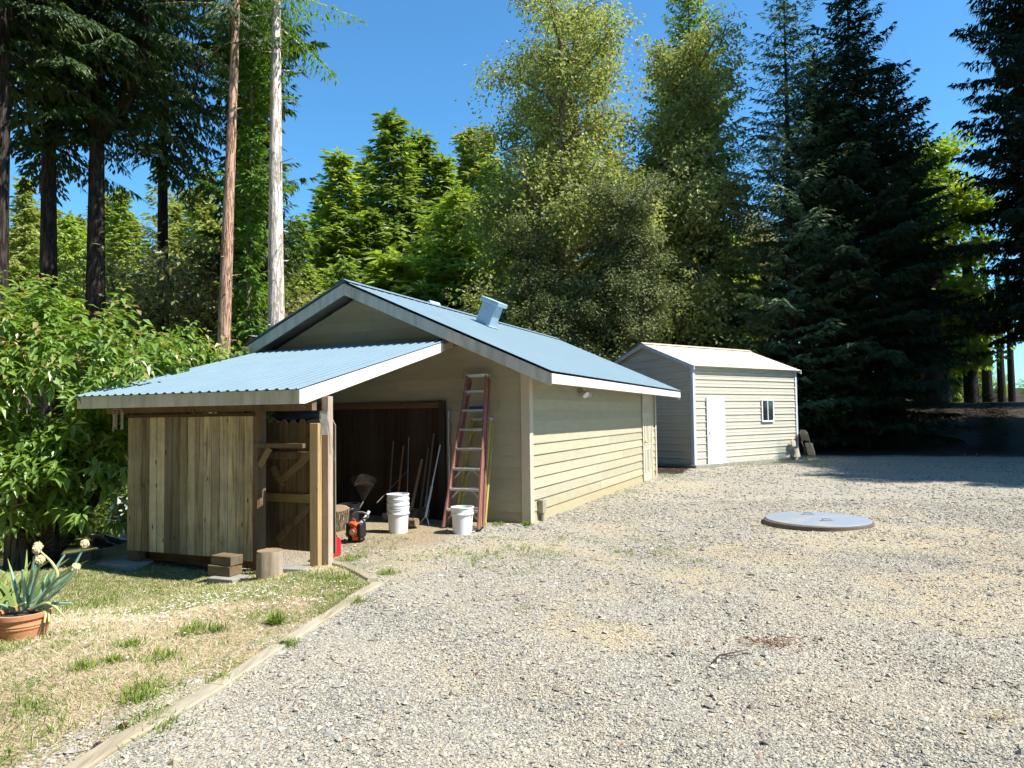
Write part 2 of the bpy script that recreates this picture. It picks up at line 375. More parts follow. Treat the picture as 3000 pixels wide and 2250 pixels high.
def corrug(mb, A, B, Cc, D, prof, period, lift=0.0):
    A, B, Cc, D = map(Vector, (A, B, Cc, D)); L = (B - A).length; nrm = (B - A).cross(D - A).normalized()
    if nrm.z < 0: nrm = -nrm
    ss = []; k = 0
    while k * period < L:
        for (t, h) in prof:
            s = (k + t) * period
            if s <= L: ss.append((s / L, h))
        k += 1
    ss.append((1.0, 0)); vs = []; fs = []
    M = 6
    for s, h in ss:
        for j in range(M + 1):
            t = j / M; p = (A.lerp(B, s)).lerp(D.lerp(Cc, s), t) + nrm * (h + lift); vs.append(p)
    for i in range(len(ss) - 1):
        for j in range(M):
            a = i * (M + 1) + j; fs.append((a, a + M + 1, a + M + 2, a + 1))
    mb.add(vs, fs); return nrm
def slab(mb, A, B, Cc, D, up, dn):
    A, B, Cc, D = map(Vector, (A, B, Cc, D)); n = (B - A).cross(D - A).normalized()
    if n.z < 0: n = -n
    mb.prism([p + n * up for p in (A, B, Cc, D)], -n * (up - dn))
AG = [(0.0, 0), (0.07, 0.0075), (0.11, 0.0075), (0.18, 0), (0.5, 0), (0.54, 0.0025), (0.58, 0.0)]
WAV = [(0, 0), (.5, 0), (.64, .018), (.82, .018), (.96, 0)]
garage = thing('garage', 'olive tan garage with lap siding and blue ribbed metal gable roof', 'garage', 'G', (0, 0, 0))
SL = 0.446; UE = -0.56; ZE = 2.21; UR = 3.06
zr = lambda u: ZE + SL * ((u if u < UR else 2 * UR - u) - UE)            # roof top surface
lines = [(-0.18 + 0.1695 * k, 0) for k in range(26)]
pc = [(0.161 - 0.1695 * 2 + 0.1695 * k, 0.161 - 0.1695 + 0.1695 * k - 0.0005, 0.022, 0.003) for k in range(26)]
gpoly = [(-6.12, -0.25), (-0.0, -0.25), (-0.0, zr(0) - 0.19), (-UR, zr(UR) - 0.19), (-6.12, zr(6.12) - 0.19)]
m = MB(); bands(m, gpoly, pc, lambda a, z, d: (a, -d, z), split=4.2); m.build('front_wall', 'siding', garage)
m = MB(); bands(m, [(0.001, -0.25), (8.3, -0.25), (8.3, zr(0) - 0.19), (0.001, zr(0) - 0.19)], pc, lambda a, z, d: (d, a, z), split=4.2); sidew = m.build('side_wall', 'siding', garage)
m = MB(); bands(m, [(0.0, -2), (8.3, -2), (8.3, zr(0) - 0.19), (0.0, zr(0) - 0.19)], [(-2 + k * .4, -1.6 + k * .4, .01, .01) for k in range(12)], lambda a, z, d: (-6.12 - d, a, z)); m.build('side_wall', 'siding', garage)
m = MB(); bands(m, [(p[0], p[1]) for p in gpoly], pc, lambda a, z, d: (a, 8.3 + d, z)); m.build('rear_wall', 'siding', garage)
m = MB(); m.b2((-0.105, -0.038, -0.2), (0.038, -0.0235, zr(0) - 0.19)); m.b2((0.0235, -0.0235, -0.2), (0.038, 0.10, zr(0) - 0.2)); m.build('corner_trim', 'trim_beige', garage, bevel=0.003)
m = MB(); m.b2((0.0235, 8.21, -0.1), (0.036, 8.33, 2.22)); m.build('corner_trim', 'trim_beige', garage)
m = MB(); m.b2((-6.15, -0.034, -0.3), (-6.04, -0.0185, zr(6.12) - 0.2)); m.build('corner_trim', 'trim_white', garage)
# roof: corners measured separately, the old roof has settled a little
A, B, Cc, D = (-UE, -0.45, ZE), (-UE, 8.95, 2.166), (-UR + .02, 9.35, 3.775), (-UR, -0.45, 3.82)
rr = MB(); corrug(rr, A, B, Cc, D, AG, 0.23, 0.022)
A2, B2 = (-6.70, -0.45, 2.20), (-6.70, 8.95, 2.16)
corrug(rr, A2, B2, Cc, D, AG, 0.23, 0.022)
rcap = MB()
roof = rr.build('roof', 'roof_blue', garage)
for sgn in (1, -1):
    d0 = Vector(D) + Vector((sgn * .15, -.015, -.067 + .05)); c0 = Vector(Cc) + Vector((sgn * .15, .015, -.067 + .05))
    rcap.add([Vector(D) + Vector((0, -.015, .055)), Vector(Cc) + Vector((0, .015, .055)), c0, d0], [(0, 1, 2, 3)])
rcap.build('ridge_cap', 'roof_blue', roof)
m = MB(); AA = (-UE - 0.035, -0.40, ZE - 0.016); BB = (-UE - 0.035, 8.9, 2.15); slab(m, AA, BB, (-UR + .02, 9.3, 3.772), (-UR, -0.40, 3.817), -0.002, -0.05)
slab(m, (-6.66, -0.40, 2.2), (-6.66, 8.9, 2.15), (-UR + .02, 9.3, 3.772), (-UR, -0.40, 3.817), -0.002, -0.05); m.build('roof_deck', 'soffit', garage)
# barge boards: front face of the gable overhang
def barge(name, x0, z0, x1, z1, y0, y1, h, mt, par):
    m = MB(); m.prism([(x0, y0, z0), (x1, y0, z1), (x1, y0, z1 - h), (x0, y0, z0 - h)], (0, y1 - y0, 0)); return m.build(name, mt, par, bevel=0.004)
barge('barge_board', -UE - 0.03, ZE - 0.002, -UR, 3.80, -0.43, -0.392, 0.19, 'fascia_grey', garage)['label'] = 'long greyish white barge board on the right slope'
barge('barge_board', -6.67, 2.19, -UR, 3.80, -0.43, -0.392, 0.19, 'fascia_grey', garage)['label'] = 'greyish white barge board on the left slope'
m = MB(); m.prism([(-UE - 0.03, -0.43, ZE - 0.012), (-UE - 0.03, 8.9, 2.150), (-UE - 0.03, 8.9, 2.006), (-UE - 0.03, 4.2, 2.030), (-UE - 0.03, -0.43, ZE - 0.158)], (0.026, 0, 0)); m.build('eave_board', 'trim_white', garage, bevel=0.004)
m = MB(); m.prism([(-6.67, -0.43, 2.18), (-6.67, 8.9, 2.14), (-6.67, 8.9, 1.99), (-6.67, -0.43, 2.03)], (-0.03, 0, 0)); m.build('eave_board', 'trim_white', garage)
barge('barge_board', -UE - 0.03, 2.145, -UR + .02, 3.755, 8.87, 8.905, 0.19, 'fascia_grey', garage)
# vents on the roof
def vent(u, v, w, h, capw, caph, lean):
    z = zr(u) + 0.02; sl = math.atan(SL) * lean
    M = Matrix.Rotation(sl, 3, 'Y'); c = Vector((-u, v, z))
    m = MB(); m.box(c + M @ Vector((0, 0, h / 2 - 0.03)), (w, w, h + .02), M); b = m.build('roof_vent', 'roof_vent_metal', garage, bevel=0.006)
    m = MB(); m.box(c + M @ Vector((0, 0, h + caph / 2 - 0.03)), (capw, capw, caph), M); m.build('vent_cap', 'roof_vent_metal', b, bevel=0.01)
    m = MB(); m.box(c + M @ Vector((0, 0, 0.006)), (w + .12, w + .12, 0.006), M); m.build('flashing', 'roof_vent_metal', b)
vent(2.15, 2.95, 0.32, 0.46, 0.42, 0.09, 1)
vent(3.36, 2.85, 0.30, 0.14, 0.40, 0.10, -1)
# door in the long wall
m = MB(); m.b2((0.0235, 6.88, -.02), (0.046, 6.965, 2.085)); m.b2((0.0235, 7.765, -.02), (0.046, 7.85, 2.085)); m.b2((0.0235, 6.965, 2.0), (0.046, 7.765, 2.085)); dfr = m.build('door_frame', 'trim_beige', garage, bevel=0.003)
m = MB(); m.b2((0.0, 6.965, 0.0), (0.030, 7.765, 2.0)); dr = m.build('door', 'door_paint', garage)
m = MB()
for v0, v1 in ((7.065, 7.325), (7.405, 7.665)):
    for z0, z1 in ((0.2, 0.75), (0.85, 1.5), (1.62, 1.85)):
        for a, b in (((v0, z0), (v1, z0 + .025)), ((v0, z1 - .025), (v1, z1)), ((v0, z0 + .025), (v0 + .025, z1 - .025)), ((v1 - .025, z0 + .025), (v1, z1 - .025))):
            m.b2((0.030, a[0], a[1]), (0.039, b[0], b[1]))
        m.b2((0.030, v0 + .05, z0 + .05), (0.036, v1 - .05, z1 - .05))
m.build('door_panels', 'door_paint', dr)
m = MB(); m.ball((0.075, 7.03, 0.93), 0.032); m.tube([(0.03, 7.03, 0.93), (0.07, 7.03, 0.93)], 0.014); m.build('door_knob', 'brass', dr, smooth=True)
m = MB(); m.b2((0.0, 6.9, -0.12), (0.16, 7.83, -0.0)); m.build('door_sill', 'concrete', garage, bevel=0.01)
# flood light under the eave
m = MB(); m.box((0.05, 2.42, 2.03), (0.06, 0.14, 0.10)); fl = m.build('flood_light', 'lamp_white', garage, bevel=0.01)
for dv in (-0.11, 0.12):
    m = MB(); c = Vector((0.10, 2.42 + dv, 2.0)); d = Vector((0.7, dv * 3, -0.55)).normalized()
    m.tube([c - d * 0.05, c, c + d * 0.05, c + d * 0.085], [0.03, 0.045, 0.062, 0.065], 14); m.build('lamp_head', 'lamp_white', fl, smooth=True)
m = MB(); m.ball((0.10, 2.42, 1.96), 0.042); m.build('motion_sensor', 'grey_plastic', fl, smooth=True)
# electrical box low on the long wall
m = MB(); m.box((0.065, 0.33, 0.22), (0.09, 0.13, 0.20)); ub = m.build('utility_box', 'box_paint', garage, bevel=0.006)
m = MB(); m.tube([(0.06, 0.36, 0.13), (0.06, 0.36, 0.02), (0.075, 0.40, -0.15)], 0.032, 10); m.build('conduit', 'box_paint', ub, smooth=True)
# ================================================================ lean-to roof in front
LU0, LU1, LV, LZ, LT = 1.25, 4.95, -3.60, 1.940, 2.762
lean = thing('lean_to', 'lean-to with blue corrugated roof and pale fascia in front of the garage', 'lean-to roof', 'G', (-3.1, -2, 0))
m = MB(); sl = (LT - LZ) / (3.6 - 0.33); zl = lambda v: LZ + sl * (v + 3.60)
corrug(m, g3(LU1 + .05, LV - .035, zl(LV - .035)), g3(LU0 - .03, LV - .035, zl(LV - .035)), g3(LU0 - .03, -0.22, zl(-0.22)), g3(LU1 + .05, -0.22, zl(-0.22)), WAV, 0.147, 0.002)
lroof = m.build('roof', 'roof_blue', lean)
m = MB(); m.prism([g3(LU1, LV, zl(LV) - .008), g3(LU0, LV, zl(LV) - .008), g3(LU0, LV, 1.773), g3(LU1, LV, 1.773)], (0, 0.03, 0)); m.build('fascia', 'fascia_grey', lean, bevel=0.004)
m = MB(); m.prism([g3(LU0, LV + .001, 1.925), g3(LU0, -0.40, zl(-.40) - .014), g3(LU0, -0.40, zl(-.40) - .155), g3(LU0, LV + .09, 1.773), g3(LU0, LV + .001, 1.773)], (0.03, 0, 0)); m.build('rake_board', 'trim_white', lean, bevel=0.004)
m = MB(); m.prism([g3(LU0, -3.55, zl(-3.55) - .012), g3(LU0, -0.03, zl(-.03) - .05), g3(LU0, -0.03, zl(-.03) - .15), g3(LU0, -3.55, zl(-3.55) - .14)], (-0.04, 0, 0)); m.build('rafter', 'trim_beige', lean)  # beige past the rake board paints that board's shaded upper end
m = MB(); m.prism([g3(LU1, LV + .001, 1.925), g3(LU1, -0.40, zl(-.40) - .014), g3(LU1, -0.40, zl(-.40) - .155), g3(LU1, LV + .001, 1.773)], (0.03, 0, 0)); m.build('rake_board', 'fascia_grey', lean, bevel=0.004)
for u in (2.0, 2.75, 3.5, 4.25):
    m = MB(); m.prism([g3(u, -3.55, zl(-3.55) - .045), g3(u, -0.03, zl(-.03) - .045), g3(u, -0.03, zl(-.03) - .14), g3(u, -3.55, zl(-3.55) - .14)], (-0.04, 0, 0)); m.build('rafter', 'post_brown', lean)
m = MB(); slab(m, g3(LU1 - .01, LV + .04, zl(LV + .04) - .012), g3(LU0 + .05, LV + .04, zl(LV + .04) - .012), g3(LU0 + .05, -.03, zl(-.03) - .012), g3(LU1 - .01, -.03, zl(-.03) - .012), 0, -0.02); m.build('roof_deck', 'soffit', lean)
m = MB(); m.b2(g3(1.05 + .2, -3.36, 1.70), g3(4.7, -3.28, 1.84)); m.build('beam', 'post_brown', lean)
m = MB(); m.b2(g3(1.107, -3.255, ghf(*fw('G', g3(1.15, -3.2, 0))[:2]) - .15), g3(1.20, -3.165, 1.86)); m.build('post', 'post_pink', lean, bevel=0.004)['label'] = 'pinkish sunlit post under the right corner'
m = MB(); m.b2(g3(1.99, -3.39, -0.12), g3(2.10, -3.29, 1.80)); m.build('post', 'post_brown', lean, bevel=0.004)['label'] = 'dark brown post at the end of the fence'
m = MB(); m.b2(g3(4.12, -3.32, -0.25), g3(4.25, -3.20, 1.80)); m.build('post', 'post_brown', lean)
# ================================================================ board fence
fence = thing('board_fence', 'weathered vertical board fence panel under the lean-to eave', 'fence', 'G', (-3.2, -3.35, -0.2))
m = MB(); x = -4.275
for k in range(16):
    w = 0.1345; zb = -0.072 + (0.024 * k / 15) - (0.02 if k > 13 else 0)
    dy = random.uniform(-0.003, 0.003); ty = random.uniform(0, 1)
    rd = [.45, .30, .12, .85, .95, .1, .06, .28, .75, .5, .82, .55, .7, .9, .62, .88][k]
    m.box((x + w / 2, -3.352 + dy, (1.645 + zb) / 2), (w - 0.004 - random.uniform(0, .003), 0.02, 1.645 - zb), Matrix.Rotation(random.uniform(-.012, .012), 3, 'Z'), rd); x += w
m.build('board_panel', 'fence_wood', fence, bevel=0.002)
m = MB(); m.b2((-4.36, -3.40, 1.646), (-2.06, -3.29, 1.685)); m.build('top_rail', 'rail_red', fence, bevel=0.003)
for z in (0.18, 1.35):
    m = MB(); m.b2((-4.25, -3.341, z - .045), (-2.1, -3.30, z + .045)); m.build('back_rail', 'post_brown', fence)
m = MB(); m.b2((-4.24, -3.36, -0.24), (-4.06, -3.25, -0.075)); m.build('foot', 'post_brown', fence)
m = MB(); m.b2((-2.75, -3.30, -0.26), (-2.66, -3.2, -0.07)); m.build('foot', 'post_brown', fence)
m = MB(); m.b2((-4.15, -3.2, -0.2), (-2.2, -3.0, -0.10)); m.build('skid', 'post_brown', fence)
# gate opening: frame, short post, picket gate set back
gate = thing('picket_gate', 'brown dog-eared picket gate with diagonal braces set back behind the fence', 'gate', 'G', (-1.9, -3.0, -0.1))
m = MB(); ux = 2.34; k = 0
while ux > 1.30:
    w = 0.142; x0, x1 = -ux, -ux + w - .006; t = 1.60 + random.uniform(-.008, .008)
    m.prism([(x0, -3.0, 0.02), (x1, -3.0, 0.02), (x1, -3.0, t - .075), (x1 - .045, -3.0, t), (x0 + .045, -3.0, t), (x0, -3.0, t - .075)], (0, 0.02, 0)); ux -= w
m.build('pickets', 'gate_wood', gate, bevel=0.002)
m = MB(); m.b2((-2.33, -3.04, 0.60), (-1.31, -3.002, 0.70)); m.build('rail', 'brace_wood', gate, bevel=0.003)
m = MB(); m.b2((-2.33, -3.04, 1.12), (-1.31, -3.002, 1.21)); m.build('rail', 'gate_wood', gate, bevel=0.003)
for a, b in (((-1.52, -3.03, 1.20), (-1.99, -3.03, .86)), ((-2.13, -3.03, 1.02), (-1.96, -3.03, .80)), ((-1.52, -3.03, .58), (-2.05, -3.03, .14))):
    m = MB(); m.bar(a, b, 0.075, 0.035, (0, 1, 0)); m.build('brace', 'brace_wood' if a[2] > .6 else 'gate_wood', gate)
gf = thing('gate_frame', 'dark brown timber door frame between fence end and short post', 'door frame', 'G', (-1.7, -3.35, -0.1))
m = MB(); m.b2((-2.045, -3.40, -0.1), (-1.99, -3.395, 1.30)); m.b2((-2.06, -3.42, -.1), (-2.0, -3.392, 1.32)); m.build('stile', 'post_brown', gf)
m = MB(); m.b2((-1.998, -3.42, 1.275), (-1.335, -3.37, 1.325)); m.build('head_rail', 'post_brown', gf)
m = MB(); m.bar((-1.99, -3.40, 1.06), (-1.83, -3.40, 1.27), 0.06, 0.03, (0, 1, 0)); m.build('corner_brace', 'brace_wood', gf)
zp = ghf(*fw('G', g3(1.25, -3.3, 0))[:2])
m = MB(); m.box(g3(1.237, -3.31, 0.68), (.105, .09, 1.746), Matrix.Rotation(R(9), 3, 'Z')); o = m.build('wooden_post', 'post_tan', None, 'G', g3(1.235, -3.3, zp), bevel=0.004); tag(o, 'short tan square post with a cut top beside the gate', 'post')
# notice hanging on the post, with loose wires
no = thing('hanging_notice', 'white plastic sheet clipped on the post under the lean-to corner', 'notice', 'G', g3(1.15, -3.37, 1.4))
m = MB(); vs = []; N = 8
for j in range(N + 1):
    z = 1.665 - j * 0.245 / N
    for i in range(5):
        vs.append((-1.205 + i * 0.026 + 0.012 * j / N, -3.275 - 0.004 - 0.006 * math.sin(j * .9 + i), z))
m.add(vs, [(j * 5 + i, j * 5 + i + 1, j * 5 + i + 6, j * 5 + i + 5) for j in range(N) for i in range(4)])
o = m.build('sheet', 'paper', no); so = o.modifiers.new('t', 'SOLIDIFY'); so.thickness = 0.002
m = MB(); m.b2((-1.205, -3.283, 1.66), (-1.10, -3.272, 1.69)); m.build('clip_strip', 'metal_grey', no)
m = MB(); m.b2((-1.197, -3.2865, 1.60), (-1.190, -3.2845, 1.645)); m.b2((-1.115, -3.2865, 1.43), (-1.10, -3.2845, 1.434)); m.b2((-1.15, -3.2865, 1.53), (-1.147, -3.2845, 1.545)); m.build('print_marks', 'black_plastic', no)
wi = MB()
for k, (dx, z) in enumerate(((0.10, 1.13), (0.05, 1.19), (0.03, 1.22))): wi.tube([(-1.10, -3.27, 1.60), (-1.095 + dx * .4, -3.27, 1.42), (-1.095 + dx, -3.28, z)], 0.0022, 4)
wi.tube([(-1.14, -3.28, 1.69), (-1.13, -3.28, 1.83), (-1.12, -3.27, 1.70)], 0.0022, 4); wi.build('wires', 'metal_grey', no)
# antler-like dry branch behind the fence top
m = MB(); br = [[(-3.1, -2.6, 1.62), (-2.95, -2.6, 1.74), (-2.84, -2.6, 1.86)], [(-2.84, -2.6, 1.86), (-2.70, -2.6, 1.74), (-2.5, -2.6, 1.76), (-2.36, -2.6, 1.84)], [(-2.95, -2.6, 1.74), (-2.9, -2.6, 1.66)], [(-2.55, -2.6, 1.76), (-2.66, -2.6, 1.66)], [(-2.36, -2.6, 1.84), (-2.05, -2.6, 1.80)], [(-2.2, -2.6, 1.82), (-2.0, -2.6, 1.74)]]
for p in br: m.tube(p, [0.016] * (len(p) - 1) + [0.006], 6)
o = m.build('dry_branch', 'driftwood', None, 'G', (-2.7, -2.6, 1.6)); tag(o, 'dark bare branch propped behind the top of the board fence', 'branch')
m = MB(); m.ball((-2.35, -2.35, 1.66), 0.25, 14, 8, sq=(1.7, .5, .42), jit=.08); o = m.build('folded_tarp', 'tarp_blue', None, 'G', (-1.75, -2.35, 1.55), smooth=True); tag(o, 'bunched dark blue tarp above the picket gate', 'tarp')
m = MB(); m.b2((-2.95, -2.45, 1.52), (-1.95, -2.25, 1.555)); o = m.build('shelf_board', 'post_brown', None, 'G', (-1.8, -2.35, 1.53)); tag(o, 'dark shelf board carrying the blue tarp behind the gate', 'shelf')
# wind chime
wc = thing('wind_chime', 'metal wind chime hanging from the left end of the lean-to eave', 'wind chime', 'G', (-4.38, -3.45, 1.6))
m = MB()
m.lathe([(0.055, 0), (0.055, .012)], (-4.36, -3.45, 1.755), 14); m.build('top_disc', 'chime_metal', wc)
for k, (u, z0, z1) in enumerate(((4.44, 1.74, 1.475), (4.41, 1.74, 1.49), (4.375, 1.70, 1.51), (4.30, 1.76, 1.49), (4.285, 1.72, 1.50))):
    m = MB(); m.tube([g3(u, -3.45 + .03 * math.sin(k * 2.2), z0), g3(u, -3.45 + .03 * math.sin(k * 2.2), z1)], 0.0095, 8); m.build('tube', 'chime_metal', wc, smooth=True)
m = MB(); m.tube([(-4.36, -3.45, 1.76), (-4.36, -3.45, 1.90)], 0.002, 4); m.build('cord', 'black_plastic', wc)
# ================================================================ things under and by the lean-to
def zg(u, v):
    p = fw('G', g3(u, v, 0)); return ghf(p.x, p.y)
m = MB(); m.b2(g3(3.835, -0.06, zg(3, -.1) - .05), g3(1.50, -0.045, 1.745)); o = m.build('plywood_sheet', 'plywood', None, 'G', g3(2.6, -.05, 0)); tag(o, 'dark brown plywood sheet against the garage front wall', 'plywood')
m = MB(); m.b2(g3(3.90, -0.10, 1.745), g3(1.49, -0.025, 1.835)); o = m.build('wooden_beam', 'beam_wood', None, 'G', g3(2.6, -.06, 1.75), bevel=0.004); tag(o, 'brown timber lying along the top of the dark plywood sheet', 'beam')
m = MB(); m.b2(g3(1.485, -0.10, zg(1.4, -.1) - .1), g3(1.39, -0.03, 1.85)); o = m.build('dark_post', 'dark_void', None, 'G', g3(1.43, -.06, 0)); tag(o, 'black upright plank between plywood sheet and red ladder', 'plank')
m = MB(); m.tube([g3(1.33, -.06, zg(1.3, -.1) - .02), g3(1.335, -.055, 1.68)], 0.028, 10); m.tube([g3(1.335, -.055, 1.66), g3(1.335, -.055, 1.69)], 0.034, 10); o = m.build('metal_pipe', 'metal_grey', None, 'G', g3(1.33, -.06, 0), smooth=True); tag(o, 'grey metal pipe standing against the wall by the red ladder', 'pipe')
# stump by the gate
def lump(r0, r1, h, jit=.05, n=28, top='flat', rings=7):
    return [(r0 + (r1 - r0) * i / (rings - 1), h * i / (rings - 1)) for i in range(rings)]
def log_thing(name, label, frame, p, r0, r1, h, bk, tilt=None, cat='log', seed=1, flute=.06):
    rg = random.Random(seed); t = thing(name, label, cat, frame, p)
    n = 40; ph = [rg.uniform(0, 6.3) for _ in range(5)]
    M = tilt if tilt is not None else Matrix.Identity(3)
    vs = []; fs = []; RN = 14
    def rad(a, i):
        return 1 + flute * (math.sin(3 * a + ph[0]) + .7 * math.sin(5 * a + ph[1]) + .5 * math.sin(11 * a + ph[2])) / 2 + rg.uniform(-.02, .02)
    prof = [[rad(2 * math.pi * k / n, 0) for k in range(n)]]
    for i in range(RN):
        f = i / (RN - 1); rr = r0 + (r1 - r0) * f
        for k in range(n):
            a = 2 * math.pi * k / n; q = prof[0][k] * rr * (1 + rg.uniform(-.012, .012)); vs.append(Vector(p) + M @ Vector((q * math.cos(a), q * math.sin(a), h * f)))
    for i in range(RN - 1):
        for k in range(n): a = i * n + k; b = i * n + (k + 1) % n; fs.append((a, b, b + n, a + n))
    m = MB(); m.add(vs, fs); m.build('bark', bk, t, smooth=True)
    m = MB(); e = [v + (M @ Vector((0, 0, .001))) for v in vs[-n:]]; m.add(e, [tuple(range(n))]); m.build('cut_end', 'log_end', t)
    return t
u, v = 1.53, -3.72; log_thing('log_round', 'upright log round with pale bark in front of the picket gate', 'G', g3(u, v, zg(u, v) - .02), 0.14, 0.135, 0.325, 'log_bark', seed=3)
u, v = uvp(984, 1553); log_thing('bark_log', 'thick upright log with rough flaking bark under the lean-to', 'G', g3(u, v, zg(u, v) - .03), 0.155, 0.165, 0.36, 'log_rough', Matrix.Rotation(.16, 3, 'Y') @ Matrix.Rotation(.1, 3, 'X'), seed=5, flute=.1)
u, v = 1.36, -0.98; log_thing('short_log', 'short split log lying on the ground behind the white bucket stack', 'G', g3(1.62, -1.02, zg(u, v) + .07), 0.07, 0.062, 0.30, 'log_rough', Matrix.Rotation(R(88), 3, 'Y'), seed=8, flute=.14)
# stacked blocks and pavers
def block(name, label, cat, c, d, rz, mt, frame='G', bev=0.006):
    m = MB(); m.box(c, d, Matrix.Rotation(rz, 3, 'Z')); o = m.build(name, mt, None, frame, (c[0], c[1], c[2] - d[2] / 2), bevel=bev); return tag(o, label, cat)
zb = zg(2.1, -3.75)
block('concrete_paver', 'flat concrete paver under the two stacked wood blocks', 'paver', (-2.08, -3.78, zb + .035), (0.36, 0.26, 0.085), .05, 'concrete')
block('wood_block', 'dark wood block, lower of two stacked before the fence', 'wood block', (-2.19, -3.72, zb + .135), (0.33, 0.19, 0.112), .03, 'block_wood')['group'] = 'stacked wood blocks'
block('wood_block', 'dark wood block, upper of two stacked before the fence', 'wood block', (-2.17, -3.71, zb + .245), (0.31, 0.18, 0.105), -.03, 'block_wood')['group'] = 'stacked wood blocks'
block('concrete_paver', 'large concrete paver under the left foot of the board fence', 'paver', (-4.22, -3.42, zg(4.2, -3.4) + .02), (0.56, 0.40, 0.10), .02, 'concrete')
block('concrete_paver', 'pale paver edge beside the log round under the gate', 'paver', (-1.38, -3.5, zg(1.38, -3.5) + .02), (0.32, 0.18, 0.07), .2, 'concrete')
# red fuel can behind the post
cu, cv = uvp(968, 1634); z0 = zg(cu, cv)
can = thing('fuel_can', 'red plastic fuel can standing behind the sunlit post', 'fuel can', 'G', g3(cu, cv, z0))
m = MB(); m.box((-cu, cv, z0 + .12), (0.17, 0.25, 0.24)); m.build('can_body', 'plastic_red', can, bevel=0.04, smooth=True, seg=3)
m = MB(); m.tube([(-cu, cv - .07, z0 + .235), (-cu, cv - .07, z0 + .275), (-cu, cv + .05, z0 + .275), (-cu, cv + .07, z0 + .235)], 0.014, 8); m.build('carry_handle', 'plastic_red', can, smooth=True)
m = MB(); m.tube([(-cu, cv + .09, z0 + .22), (-cu, cv + .1, z0 + .26)], 0.022, 10); m.build('cap', 'black_plastic', can)
m = MB(); m.b2((-cu - .088, cv - .06, z0 + .06), (-cu - .083, cv + .06, z0 + .17)); m.build('white_sticker', 'paper', can)
# trimmer engine unit
bu, bv = uvp(1043, 1586); z0 = zg(bu, bv); bx = -bu
tr = thing('engine_blower', 'orange and black engine-powered garden blower on the ground', 'garden machine', 'G', (bx, bv, z0))
m = MB(); m.box((bx, bv, z0 + .155), (0.13, 0.12, 0.15), Matrix.Rotation(.12, 3, 'Y')); m.box((bx - .01, bv - .03, z0 + .23), (0.11, 0.10, 0.05), Matrix.Rotation(.2, 3, 'Y')); m.box((bx + .02, bv, z0 + .055), (0.10, 0.12, 0.07)); m.build('engine_cover', 'orange_plastic', tr, bevel=0.018, smooth=True, seg=2)
m = MB(); m.lathe([(0.062, 0), (0.062, .012), (.05, .018)], (0, 0, 0), 20); rot = Matrix.Rotation(R(90), 3, 'X'); m.v = [tuple(Vector((bx, bv - .06, z0 + .135)) + rot @ Vector(q)) for q in m.v]; m.build('starter_housing', 'orange_plastic', tr, smooth=True)
m = MB(); m.lathe([(0.034, 0), (0.034, .012)], (0, 0, 0), 18); m.v = [tuple(Vector((bx, bv - .079, z0 + .135)) + rot @ Vector(q)) for q in m.v]; m.build('grille', 'aluminium', tr)
m = MB(); m.box((bx - .095, bv + .0, z0 + .15), (0.06, 0.13, 0.19)); m.box((bx - .08, bv - .02, z0 + .05), (0.05, 0.06, 0.09)); m.build('fuel_tank', 'black_plastic', tr, bevel=0.022, smooth=True, seg=2)
m = MB(); m.box((bx + .09, bv + .0, z0 + .15), (0.06, 0.13, 0.18)); m.box((bx + .07, bv, z0 + .03), (0.09, 0.1, 0.05)); m.build('muffler_cover', 'black_plastic', tr, bevel=0.016, smooth=True, seg=2)
m = MB(); hp = [(bx - .035, bv + .02, z0 + .25)] + [(bx + .055 + .125 * math.cos(a), bv + .02, z0 + .335 + .045 * math.sin(a)) for a in [math.pi * (1.1 - k / 9 * 1.55) for k in range(10)]] + [(bx + .12, bv + .03, z0 + .25)]
m.tube(hp, 0.014, 8); m.build('handle', 'grey_plastic', tr, smooth=True)
m = MB(); m.tube([(bx + .05, bv + .05, z0 + .24), (bx + .09, bv + .09, z0 + .31), (bx + .125, bv + .12, z0 + .385)], [0.022, 0.022, 0.02], 10); m.build('shaft_tube', 'plastic_white', tr, smooth=True)
m = MB(); m.tube([(bx - .05, bv - .02, z0 + .24), (bx - .03, bv - .03, z0 + .30), (bx + .0, bv - .03, z0 + .29), (bx + .03, bv - .02, z0 + .24)], 0.004, 5); m.build('cable', 'orange_plastic', tr)
m = MB(); m.tube([(bx - .16, bv - .02, z0 + .09), (bx - .09, bv - .03, z0 + .10)], 0.008, 6); m.build('throttle_lever', 'black_plastic', tr)
# dark bucket behind the log
def bucket(name, label, frame, p, r0, r1, h, mt, group=None, bail=None, hm='metal_grey'):
    t = thing(name, label, 'bucket', frame, p, group); m = MB()
    m.lathe([(r0, 0), (r0 + (r1 - r0) * .72, h * .72), (r1 + .008, h * .73), (r1 + .008, h * .77), (r1 - .002, h * .78), (r1, h * .965), (r1 + .009, h * .967), (r1 + .009, h), (r1 - .006, h), (r1 - .008, h * .9), (r0 - .006, .012), (0.0005, .012)], p, 32)
    m.build('body', mt, t, smooth=True)
    if bail is not None:
        m = MB(); c = Vector(p) + Vector((0, 0, h * .84)); ax = Vector((math.cos(bail[0]), math.sin(bail[0]), 0)); dn = Vector((-ax.y, ax.x, 0)) * math.cos(bail[1]) + Vector((0, 0, math.sin(bail[1])))
        pts = [c + ax * (r1 + .012) * math.cos(a) + dn * (r1 + .03) * math.sin(a) for a in [math.pi * k / 14 for k in range(15)]]
        m.tube(pts, 0.0035, 6); m.build('handle', hm, t, smooth=True)
        m = MB(); q = pts[7]; m.tube([pts[6], q, pts[8]], 0.011, 8); m.build('grip', mt, t)
    return t
u, v = uvp(1024, 1543); t = bucket('black_bucket', 'black bucket beside the rough bark log in the shade', 'G', g3(u, v, zg(u, v)), 0.13, 0.15, 0.34, 'black_plastic', bail=(2.6, -.2))
